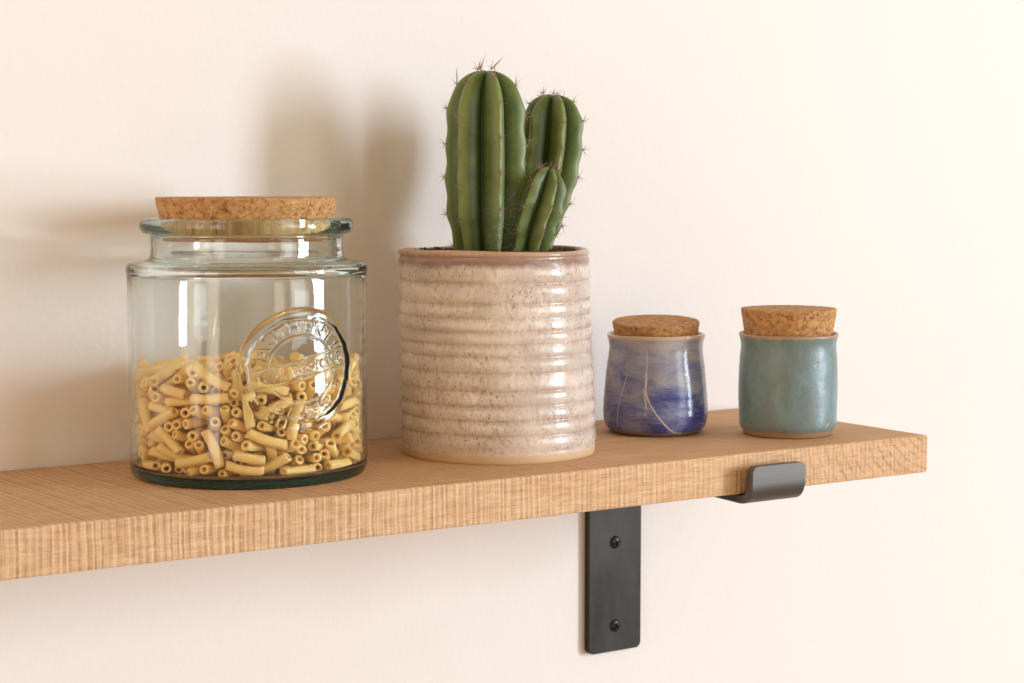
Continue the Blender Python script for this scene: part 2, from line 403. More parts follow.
# ------------------------------------------------------------------ steel bracket
def build_bracket():
    root = empty('shelf_bracket', (-.142, 0, -.18), 'dark steel shelf bracket with two wall screws and a hooked front lip', 'bracket')
    th = .006
    zu = -T - .0004                                # top face of the arm
    # centre line from the bottom of the wall plate, up, under the shelf, round the hook
    yw = -th / 2 - .0003; za = zu - th / 2
    yl = -.214 + th / 2
    cl = [(yw, -.1830), (yw, za), (yl, za), (yl, -.0072)]
    pts = fillet(cl, {1: .008, 2: .0175}, 10)
    # densify
    P = []
    for i in range(len(pts) - 1):
        n = max(1, int(np.linalg.norm(pts[i + 1] - pts[i]) / .006)); P += [pts[i] + (pts[i + 1] - pts[i]) * k / n for k in range(n)]
    P.append(pts[-1])
    s = [0]
    for i in range(1, len(P)): s.append(s[-1] + np.linalg.norm(P[i] - P[i - 1]))
    Ltot = s[-1]
    # rounded corners at both ends: insert stations
    rc = .0045
    stations = sorted(set([round(v, 6) for v in s] + [round(rc * (1 - math.cos(a)), 6) for a in np.linspace(0, PI / 2, 7)] + [round(Ltot - rc * (1 - math.cos(a)), 6) for a in np.linspace(0, PI / 2, 7)]))
    sx = np.array(s); PY = np.array(P)
    V, F = [], []
    cs = []
    for u in stations:
        y = np.interp(u, sx, PY[:, 0]); z = np.interp(u, sx, PY[:, 1])
        e = 1e-4
        ty = np.interp(min(u + e, Ltot), sx, PY[:, 0]) - np.interp(max(u - e, 0), sx, PY[:, 0])
        tz = np.interp(min(u + e, Ltot), sx, PY[:, 1]) - np.interp(max(u - e, 0), sx, PY[:, 1])
        l = math.hypot(ty, tz); ny, nz = -tz / l, ty / l
        f = u / Ltot
        # the plate and the hook are a few millimetres out of line
        k = min(1, max(0, (u - .155) / .20))
        xl = -.1662 * (1 - k) + -.1788 * k; xr = -.1150 * (1 - k) + -.1302 * k
        d = min(u, Ltot - u)
        if d < rc:
            ins = rc - math.sqrt(max(0, rc * rc - (rc - d) ** 2)); xl += ins; xr -= ins
        c = .0009
        h = th / 2
        ring = [(xl + c, h), (xr - c, h), (xr, h - c), (xr, -h + c), (xr - c, -h), (xl + c, -h), (xl, -h + c), (xl, h - c)]
        cs.append([(x, y + ny * o_, z + nz * o_) for x, o_ in ring])
    for r in cs: V += r
    n = 8
    for i in range(len(cs) - 1):
        for k in range(n):
            k2 = (k + 1) % n
            F.append((i * n + k, (i + 1) * n + k, (i + 1) * n + k2, i * n + k2))
    F.append(tuple(range(n))); F.append(tuple((len(cs) - 1) * n + k for k in range(n - 1, -1, -1)))
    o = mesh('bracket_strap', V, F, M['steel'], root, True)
    o.matrix_parent_inverse = Matrix.Translation(-root.location)
    o.data.polygons.foreach_set('use_smooth', [False] * len(o.data.polygons))
    bm = bmesh.new(); bm.from_mesh(o.data)
    for f in bm.faces: f.smooth = True
    for e in bm.edges:
        if len(e.link_faces) == 2 and e.calc_face_angle(0) > .5: e.smooth = False
    bm.to_mesh(o.data); bm.free()
    for (x, z, rot) in ((-.1409, -.0964, .3), (-.1406, -.1626, .9)):
        bm = bmesh.new()
        # pan head with a cross recess: 32-gon disc, recess cut as a plus-shaped pit
        R, hh, rr, dp = .0050, .0022, .0029, .0022
        g = 40
        N = 41
        grid = {}
        for i in range(N):
            for j in range(N):
                a = (i / (N - 1) * 2 - 1); b_ = (j / (N - 1) * 2 - 1)
                # square-to-disc
                uu = a * math.sqrt(1 - b_ * b_ / 2); vv = b_ * math.sqrt(1 - a * a / 2)
                r = math.hypot(uu, vv)
                px, pz = uu * R, vv * R
                z_ = hh * math.sqrt(max(0, 1 - (r * .985) ** 2.6))
                arm = min(abs(px), abs(pz)) < .00062 and max(abs(px), abs(pz)) < rr
                if arm: z_ -= dp * (1 - (max(abs(px), abs(pz)) / rr) ** 3)
                c_, s_ = math.cos(rot), math.sin(rot)
                grid[i, j] = bm.verts.new((px * c_ - pz * s_, -z_, px * s_ + pz * c_))
        for i in range(N - 1):
            for j in range(N - 1):
                bm.faces.new((grid[i, j], grid[i + 1, j], grid[i + 1, j + 1], grid[i, j + 1]))
        so = from_bm('screw', bm, M['screw'], root, False)
        so.location = (x - root.location.x, -.0060 - root.location.y, z - root.location.z)
build_bracket()

# ------------------------------------------------------------------ corks
def cork(prof, parent, loc=(0, 0, 0), tilt=None, seed=0, name='cork_stopper', label=None):
    def warp(r, z, th):
        p = Vector((r * math.cos(th), r * math.sin(th), z))
        k = noise.noise(p * 260 + Vector((seed, 0, 0))) * .00028 + noise.noise(p * 60 + Vector((seed, 5, 0))) * .0003
        if r > 0: p.x += math.cos(th) * k; p.y += math.sin(th) * k
        p.z += noise.noise(p * 240 + Vector((0, seed, 0))) * .00018
        return p
    o = lathe(name, prof, M['cork'], parent, 128, warp)
    o.location = loc
    if tilt: o.rotation_euler = tilt
    if label: o['label'] = label
    return o
def cork_prof(rb, zb, rt, zt):
    f = [(0, zb), (rb * .5, zb), (rb - .0008, zb), (rb, zb + .0008)]
    n = 14
    for k in range(1, n): f.append((rb + (rt - rb) * k / n, zb + (zt - zb) * k / n))
    f += [(rt, zt - .0007), (rt - .0007, zt)]
    for k in range(10, -1, -1): f.append(((rt - .0007) * k / 11 if k else 0, zt))
    return f

# ------------------------------------------------------------------ glass jar
JX, JY, JR = -.4902, -.0894, .0750
def glyph_tris(ch):
    cu = bpy.data.curves.new('glyph', 'FONT'); cu.body = ch; cu.size = 1.0; cu.resolution_u = 4
    cu.align_x = 'CENTER'; cu.offset = .012
    o = bpy.data.objects.new('glyph', cu); C.objects.link(o)
    dg = bpy.context.evaluated_depsgraph_get()
    me = bpy.data.meshes.new_from_object(o.evaluated_get(dg))
    me.calc_loop_triangles()
    v = np.array([x.co[:2] for x in me.vertices]); t = [tuple(x.vertices) for x in me.loop_triangles]
    bpy.data.objects.remove(o); bpy.data.curves.remove(cu); bpy.data.meshes.remove(me)
    return v, t
GL = {}
def glyph(ch):
    if ch not in GL: GL[ch] = glyph_tris(ch)
    return GL[ch]

SR, STEP = .0435, .00028                            # seal patch half-size and grid step
def seal_height():
    n = int(2 * SR / STEP) + 1
    ss = 2                                          # supersample
    N = n * ss
    ax = np.linspace(-SR, SR, N)
    H = np.zeros((N, N))                            # H[row=v, col=u]
    def raster(tri):
        (x0, y0), (x1, y1), (x2, y2) = tri
        d = (y1 - y2) * (x0 - x2) + (x2 - x1) * (y0 - y2)
        if abs(d) < 1e-14: return
        i0, i1 = np.searchsorted(ax, [min(x0, x1, x2), max(x0, x1, x2)]); j0, j1 = np.searchsorted(ax, [min(y0, y1, y2), max(y0, y1, y2)])
        if i1 <= i0 or j1 <= j0: return
        X, Y = np.meshgrid(ax[i0:i1], ax[j0:j1])
        a = ((y1 - y2) * (X - x2) + (x2 - x1) * (Y - y2)) / d; b = ((y2 - y0) * (X - x2) + (x0 - x2) * (Y - y2)) / d
        H[j0:j1, i0:i1][(a >= 0) & (b >= 0) & (a + b <= 1)] = 1
    def put(ch, size, fn, sx=1.0):
        v, t = glyph(ch)
        if len(v) == 0: return
        q = np.array([fn(x * size * sx, y * size) for x, y in v])
        for tr in t: raster(q[list(tr)])
    def arc(text, r, size, mid, step, up=True, sx=.9):
        k = len(text)
        for i, ch in enumerate(text):
            a = mid + (k - 1) / 2 * step - i * step if up else mid - (k - 1) / 2 * step + i * step
            def fn(x, y, a=a):
                if up: rr = r + y; al = a - x / (r + .003)
                else: rr = r - y; al = a + x / (r - .003)
                return rr * math.cos(al), rr * math.sin(al)
            put(ch, size, fn, sx)
    d2 = math.radians
    arc('AUTHENTIC', .0248, .0112, d2(84), d2(17.5), sx=1.0)
    arc('GLASS', .0325, .0100, d2(272), d2(17), up=False, sx=1.0)
    tl = d2(13)
    def line(text, y0, size, adv, sx=.9, x_off=0.):
        k = len(text)
        for i, ch in enumerate(text):
            cx = (i - (k - 1) / 2) * adv + x_off
            put(ch, size, lambda x, y, cx=cx: ((cx + x) * math.cos(tl) - (y0 + y) * math.sin(tl), (cx + x) * math.sin(tl) + (y0 + y) * math.cos(tl)), sx)
    line('100% RECYCLED', -.0033, .0092, .00485, .80)
    X, Y = np.meshgrid(ax, ax)
    u = X * math.cos(tl) + Y * math.sin(tl); v = -X * math.sin(tl) + Y * math.cos(tl)
    Rr = np.hypot(X, Y); A = np.degrees(np.arctan2(Y, X)) % 360
    for y in (.0062, -.0058):
        H[(np.abs(v - y) < .00055) & (Rr < .0325)] = 1
    ring = (np.abs(Rr - .0225) < .0006) & (np.abs(v) > .0062)
    H[ring] = np.maximum(H[ring], .8)
    for a in (205, 335):                            # small bosses between the words
        H[np.hypot(X - .029 * math.cos(d2(a)), Y - .029 * math.sin(d2(a))) < .0014] = 1
    def blur(h, sig):
        k = np.arange(-int(3 * sig), int(3 * sig) + 1); g = np.exp(-k * k / (2 * sig * sig)); g /= g.sum()
        h = np.apply_along_axis(lambda m: np.convolve(m, g, 'same'), 0, h)
        return np.apply_along_axis(lambda m: np.convolve(m, g, 'same'), 1, h)
    H = blur(H, 1.5)[::1, ::1]
    relief = H * .0009
    # moulded rim: soft outside, steep wavy inside, like pressed wax
    th = np.arctan2(Y, X)
    ri = .0350 + .00035 * np.sin(7 * th + .6) + .00028 * np.sin(17 * th) + .0002 * np.sin(29 * th + 2)
    ro = .0415
    inside = np.clip((Rr - (ri - .0009)) / .0018, 0, 1); inside = inside * inside * (3 - 2 * inside)
    outside = np.clip((ro - Rr) / .0036, 0, 1); outside = outside * outside * (3 - 2 * outside)
    rim = inside * outside
    groove = -.0004 * np.exp(-((Rr - ri + .0016) / .0007) ** 2)
    field = np.where(Rr < ri, .00035, 0) * (1 - inside)
    tot = rim * .0021 + groove + field + relief * (1 - inside)
    # bilinear sample
    def at(uu, vv):
        f = (uu + SR) / (2 * SR) * (N - 1); g = (vv + SR) / (2 * SR) * (N - 1)
        if f < 0 or g < 0 or f >= N - 1 or g >= N - 1: return 0.
        i, j = int(f), int(g); a, b = f - i, g - j
        return float(tot[j, i] * (1 - a) * (1 - b) + tot[j, i + 1] * a * (1 - b) + tot[j + 1, i] * (1 - a) * b + tot[j + 1, i + 1] * a * b)
    return at, n

def build_jar():
    root = empty('glass_jar', (JX, JY, 0), 'large green tinted glass jar with embossed round seal and wide cork lid', 'jar')
    hgt, n = seal_height()
    az0 = math.atan2(-1.077, -.498) + math.radians(25.4)
    z0 = .0722
    half = SR / JR
    dens = np.linspace(az0 - half, az0 + half, n)
    coarse = np.linspace(az0 + half, az0 - half + 2 * PI, 120)[1:-1]
    TH = np.concatenate([dens, coarse]); nt = len(TH)
    zs = np.linspace(z0 - SR, z0 + SR, n)
    outer = fillet([(0, .0016), (.058, .0012), (.0660, .0), (.0728, .0), (JR, .0040), (JR, .0180)], {1: .006, 2: .002, 3: .0022, 4: .003}, 5)
    straight = [(JR, z) for z in np.linspace(.0180, z0 - SR, 4)[1:-1]] + [(JR, z) for z in zs] + [(JR, z) for z in np.linspace(z0 + SR, .1200, 4)[1:]]
    up = fillet([(JR, .1200), (JR + .0003, .1270), (JR + .0009, .1305), (JR - .0006, .1345), (.0640, .1352), (.0606, .1378), (.0600, .1440), (.0604, .1515),
                 (.0655, .1528), (.0672, .1560), (.0668, .1600), (.0640, .1622), (.0575, .1620), (.0541, .1600), (.0541, .1570), (.0560, .1520),
                 (.0560, .1400), (.0572, .1352), (.0645, .1326), (.0712, .1300), (.0716, .1180), (.0716, .0600), (.0715, .0200), (.0711, .0072), (.0660, .0052), (.030, .0054), (0, .0060)],
                {1: .002, 2: .0025, 3: .003, 4: .003, 5: .003, 7: .0015, 8: .002, 9: .003, 10: .003, 11: .003, 12: .002, 13: .002, 14: .002, 15: .003, 16: .003, 17: .003, 18: .005, 19: .004, 23: .003, 24: .004}, 5)
    prof = [tuple(p) for p in outer] + straight + [tuple(p) for p in up][1:]
    V, rows = [], []
    nprof = len(prof)
    i_out_end = len(outer) + len(straight)
    for i, (r, z) in enumerate(prof):
        if r < 1e-6: rows.append([len(V)]); V.append((0, 0, z)); continue
        row = []
        inner = i > i_out_end + 60
        for th in TH:
            # hand-made wobble
            c, s_ = math.cos(th), math.sin(th)
            wob = noise.noise(Vector((c * 1.6, s_ * 1.6, z * 22 + (7 if inner else 0)))) * (.00045 if inner else .00022)
            dr = wob
            if len(outer) <= i < i_out_end:
                dth = (th - az0 + PI) % (2 * PI) - PI
                u, v = dth * JR, z - z0
                if math.hypot(u, v) < .0432: dr = hgt(u * 1.01, v * 1.10) + wob
            row.append(len(V)); V.append(((r + dr) * c, (r + dr) * s_, z))
        rows.append(row)
    FB, FS = [], []
    for i in range(nprof - 1):
        a, b = rows[i], rows[i + 1]
        for k in range(nt):
            k2 = (k + 1) % nt
            if len(a) == 1: FB.append((a[0], b[k2], b[k])); continue
            if len(b) == 1: FB.append((a[k], a[k2], b[0])); continue
            f = (a[k], a[k2], b[k2], b[k])
            is_seal = False
            if len(outer) <= i < i_out_end - 1 and k < n - 1:
                u = (TH[k] + TH[k + 1]) / 2 - az0; v = (prof[i][1] + prof[i + 1][1]) / 2 - z0
                is_seal = math.hypot(u * JR, v) < .0424
            (FS if is_seal else FB).append(f)
    VV = np.array(V)
    def sub(name, F, parent):
        idx = sorted({q for f in F for q in f}); mp = {q: j for j, q in enumerate(idx)}
        return mesh(name, VV[idx], [tuple(mp[q] for q in f) for f in F], M['glass'], parent)
    body = sub('glass_body', FB + FS, root)          # one watertight piece of glass, seal pressed into it
    cork(cork_prof(.0520, .1495, .0569, .1750), root, seed=3)
    return root
build_jar()

# ------------------------------------------------------------------ pasta inside the jar
PASTA_SEEN = '''-448 -484 297 163 -778 299 528  -186 -630 342 130 178 20 975  -304 -578 164 956 138 69 -250  -19 -663 456 24 788 -19 615
-284 -595 530 644 352 585 -345  -462 -474 719 293 324 102 894  -132 -634 538 781 581 -223 41  -282 -600 236 928 -287 164 -172
-180 -641 661 10 -168 -784 -597  -452 -459 591 364 -174 -318 858  -578 -88 731 906 275 -178 269  -610 -222 321 556 575 -107 -590
-531 -377 213 398 -240 -224 857  17 -639 137 9 -4 392 -920  187 -636 471 321 -934 -108 114  -665 7 459 516 -484 695 132
-604 -272 628 621 -547 449 -337  -307 -497 682 387 357 -129 -840  -641 -179 458 523 -587 243 -568  -140 -597 179 243 -318 -236 885
387 -536 710 242 282 -129 -920  308 -582 146 622 -732 -189 204  366 -532 358 631 703 113 307  -66 -602 673 553 -253 295 737
128 -577 689 924 -35 -177 -338  -332 -493 303 130 226 -771 581  391 -538 515 744 -591 -207 234  -235 -544 677 312 -387 414 762
180 -528 718 928 327 87 -158  -88 -541 728 902 123 -35 412  -478 -324 443 189 186 -644 -718  122 -580 601 102 636 -644 412
-542 -287 571 312 241 657 643  -276 -532 415 85 188 -719 664  451 -486 181 858 -324 46 396  -213 -546 298 191 -183 453 -851
-136 -568 411 791 -459 -117 387  290 -542 235 843 236 350 332  -604 -113 504 189 476 707 487  -479 -324 371 340 -182 490 -782
-363 -471 466 812 -201 296 460  -576 -227 229 386 136 -156 899  0 -580 663 630 -33 -104 769  -501 -302 657 870 83 234 426
-401 -416 502 281 -34 -217 -934  -650 17 139 581 -332 313 -674  -47 -579 276 777 172 -281 -536  -516 -255 339 127 -152 221 -955
-572 86 712 17 15 -994 103  330 -483 289 647 733 -196 -71  -410 -410 168 955 127 -12 266  538 -365 707 589 599 -21 542
169 -589 277 370 -843 -325 215  -514 -94 690 238 201 284 -907  204 -545 570 724 -103 -134 669  -447 -366 491 917 -291 63 266
134 -567 199 698 352 341 522  -453 -345 170 26 -203 697 687  328 -501 547 568 -464 -201 -649  -584 -146 214 859 -398 235 -219
42 660 722 22 -34 -289 956  -283 -511 346 16 -329 786 -523  130 -583 498 939 326 61 89  -109 -544 216 549 269 -787 -85
170 -556 339 183 -618 -470 603  -465 -347 266 882 18 219 418  -173 -551 599 610 -579 -408 355  42 -530 164 626 -229 8 -746
103 -579 433 296 465 -546 -631  -406 -417 427 681 -465 -179 537  -64 -580 448 399 -338 548 -653  -205 -154 671 776 -198 448 398
-589 -103 144 334 -388 612 -603  -630 -14 591 450 -376 263 -766  -484 -176 687 837 -431 -123 314  15 -577 343 598 -447 426 -510
-331 -440 138 250 272 -684 -628  -521 -249 440 183 -193 745 -611  91 -572 355 186 636 730 170  58 -376 733 857 311 -39 -410
57 -577 599 497 -620 -472 383  -564 86 209 556 830 37 10  243 -538 182 817 -221 67 529  -285 -444 546 409 323 -703 -484
-454 -361 666 341 -384 646 -565  -484 -272 272 432 225 -743 -459  -282 -480 483 478 175 -520 -686  384 -359 721 976 42 198 -80
194 -506 389 295 -197 -578 735  -57 -534 343 485 -600 -306 557  179 -556 644 513 -470 513 -502  -563 -134 559 861 491 135 10
-632 164 289 719 -132 -680 53  -516 -274 508 584 -639 -367 341  548 -373 560 441 161 -438 -766  422 -426 228 535 138 804 220
-109 -94 727 460 -8 -524 -717  -580 -31 290 125 22 -654 -746  7 107 712 519 -213 1 828  -325 -451 359 71 -373 559 -737
266 -528 601 602 -257 -29 -756  27 -547 275 635 -275 346 -633  -169 -489 694 761 216 146 -593  -447 -234 707 297 -298 353 -836
119 293 729 894 -224 268 -280  -531 295 688 927 -80 351 102  131 555 723 201 89 -290 -931  391 -433 694 726 646 -79 -223
251 -167 691 829 -4 -559 23  -578 -129 299 740 -607 287 36  -566 141 585 48 120 -314 -940  220 -442 714 234 -292 -412 831
-350 25 708 9 -183 -7 983  274 -522 444 808 560 -48 -177  -556 -165 396 408 1 -83 -909  527 -379 425 410 742 140 512
388 -434 441 772 -267 195 -544  361 -425 556 339 -13 329 882  359 -453 630 322 -268 -424 803  -506 -120 136 634 634 313 313
-582 -39 690 938 -321 -117 52  -314 -417 246 608 -673 -301 296  -179 -45 708 385 -117 -53 -914  -374 399 722 131 -200 -171 956
-336 250 719 938 324 -47 -114  536 -337 318 322 135 -616 -706  504 -297 187 160 -57 -535 828  -570 114 409 173 -76 -744 641
-534 222 709 648 755 -96 25  9 -412 458 515 208 529 642  -579 28 653 977 209 -9 29  -293 548 722 961 -245 -105 68
164 -55 718 618 270 -45 -737  -175 316 713 867 355 -208 -282  -91 -500 477 284 -765 -483 319  -336 -289 601 381 -274 341 -815
-75 -498 543 661 418 -249 -572  71 -144 716 583 445 -297 -612  -577 31 341 902 -423 73 46  300 -80 706 324 -564 672 354
54 152 725 774 -257 -102 -570  502 -325 261 445 -569 565 -399  303 104 716 679 -116 243 -683  -574 65 274 8 -77 -273 -959
185 -508 136 503 -263 381 -730  -16 -515 601 505 -328 503 -621  244 -445 500 741 -267 135 -601  587 -124 704 388 775 404 293
75 -463 226 248 -461 -535 663  -170 -483 236 376 860 252 235  453 -16 713 923 -377 -74 40  134 -275 701 714 -192 158 655
-567 117 339 59 71 -696 712  441 -374 440 626 -526 307 -487  318 -415 331 590 794 -119 -85  -537 181 167 39 -155 -263 952
597 278 696 509 -189 -88 835  -627 192 470 790 -130 91 592  633 -201 315 560 -532 73 632  -255 -297 630 291 -413 370 -780
310 588 690 109 -384 -235 886  619 63 656 828 -190 -287 -443  -299 -408 612 22 -413 861 -297  -14 -487 136 476 476 -523 -523
-361 -363 350 332 37 490 -805  -151 -468 503 486 -327 278 -761  280 -257 721 25 -149 -651 744  -562 147 670 921 -390 0 -23
236 -18 698 703 -163 -332 607  -203 -468 449 544 -213 100 -806  -539 -63 462 456 -214 -252 827  -10 -452 241 313 625 -489 -522
-550 207 637 738 -653 -165 27  -474 -155 614 881 456 55 114  -433 -201 135 270 -43 150 -950  -72 -372 688 87 676 566 464
175 381 706 884 420 -103 178  329 337 717 698 -192 -190 663  -561 90 626 4 21 102 995  -481 46 135 19 3 -156 -988
463 -346 512 211 -891 400 -39  -198 -360 640 797 259 308 451  -239 -445 136 616 616 347 347  -365 -361 256 781 -448 -285 328
-217 -458 521 801 107 223 545  -268 -427 193 434 -212 359 -799  590 -263 656 368 750 433 339  -362 -278 529 709 535 403 218
-315 -270 668 817 349 269 372  366 -356 379 361 252 551 709  -132 -412 697 519 240 68 817  -377 -222 574 205 -352 580 -706
-216 -54 652 677 -525 -190 480  -83 -388 373 488 199 -664 -530  -177 -401 580 597 -649 -226 413  321 -414 147 41 -263 -952 148
-219 -289 692 738 398 443 318  -515 -35 345 900 -425 42 81  496 317 655 772 569 264 -101  -506 -84 203 681 697 -141 -176
-330 -274 425 421 -253 145 859  -326 -267 346 215 -142 835 -486  -421 -94 385 586 -109 273 -755  -128 399 687 421 64 -121 897
27 -367 523 591 -192 -95 777  246 -423 657 801 -344 186 -454  -288 -317 553 356 312 -718 -510  -142 86 672 11 20 -371 -928
-484 117 147 154 988 19 3  -112 -396 305 753 292 437 397  98 -370 534 666 94 60 738  126 -447 136 582 582 401 401
285 -369 399 403 303 483 716  517 -300 389 971 62 -201 116  -580 222 264 732 128 220 -632  -384 343 692 958 173 -187 -129
342 -399 247 912 331 -166 175  -183 171 690 770 631 -82 39  -474 -29 638 968 210 -139 10  -453 14 468 924 262 -82 -265
-116 -207 625 71 -732 521 433  504 99 698 928 -322 11 188  466 212 728 427 153 -419 -786  -294 -134 608 835 327 299 326
423 -321 136 685 -685 174 -174  -4 -381 351 491 -137 -49 -859  -564 342 640 474 271 191 -816  -556 211 487 479 550 373 -574
315 -184 654 829 -197 -468 233  60 -440 409 424 514 -595 -449  12 586 672 753 -400 -46 520  -369 -193 481 747 -494 -34 444
139 478 696 861 392 150 288  -218 -364 379 518 144 -404 -740  645 -127 162 705 -271 -70 652  550 -183 621 791 -587 167 42
-497 320 220 22 89 -770 632  42 -297 681 344 -58 -333 876  -532 233 205 97 -16 831 547  -469 -52 437 894 -90 -187 -397
71 -368 614 771 270 -392 -422  -326 -229 136 122 -122 697 -696  555 -256 489 145 295 -244 -912  653 131 596 605 -328 -692 -218
176 -369 536 464 570 -469 -489  -302 -267 210 775 -610 52 -158  -295 -198 297 951 -196 -206 119  -63 -211 387 835 -405 373 -1
379 -349 515 358 -241 -584 688  -131 -418 143 205 -408 795 -400  -175 -351 254 453 273 -406 -745  -446 -171 303 160 -96 -374 -908
-105 -331 628 469 -284 483 -682  -42 -249 448 852 -219 -444 170  -507 276 419 307 117 387 861  -36 -382 512 560 570 -459 -388
239 -253 136 647 648 284 284  -200 -205 477 114 -603 774 154  -388 -142 531 915 45 195 351  -384 -80 238 732 -671 98 63
198 -425 395 456 -824 293 -166  -497 350 462 923 -197 288 164  202 -344 201 421 -423 573 -561  -305 -48 670 826 258 171 471
-122 -238 339 899 -302 309 -74  -49 -311 574 517 -491 464 -526  22 -396 675 450 -380 -215 779  -277 -142 386 658 -219 -26 -720
-139 -87 147 44 286 -946 -147  -528 251 364 501 -851 77 137  -164 -380 343 508 -226 86 -827  7 -129 236 850 467 -78 231
-247 -288 139 162 77 -145 -973  -296 -189 203 159 38 62 985  -404 -86 310 932 -337 19 136  190 -326 335 730 -682 28 -35
647 -152 494 769 4 -438 465  -347 24 625 641 -642 387 -164  126 -234 596 76 -956 51 -280  -259 561 639 647 696 -268 158
146 -387 597 678 -51 119 -724  -435 -33 543 693 712 64 90  -509 15 565 201 160 469 -845  126 -320 176 361 327 -184 -854
368 -331 192 951 202 -225 -61  -509 1 202 8 142 272 952  -110 -333 200 356 363 -605 -612  154 -243 333 42 0 -153 987
94 -290 406 302 -952 45 -19  461 -232 603 32 181 396 900  4 -196 623 355 -33 -88 930  32 -149 136 215 215 -674 -674
457 479 162 124 -353 -876 305  204 324 137 355 360 -614 -606  -340 311 136 327 -328 -627 627  521 -28 136 678 678 200 200
195 -202 138 289 206 -542 -761  221 539 137 771 -381 250 -445  -320 572 144 967 -17 1 253  573 -180 136 499 -499 501 -501'''
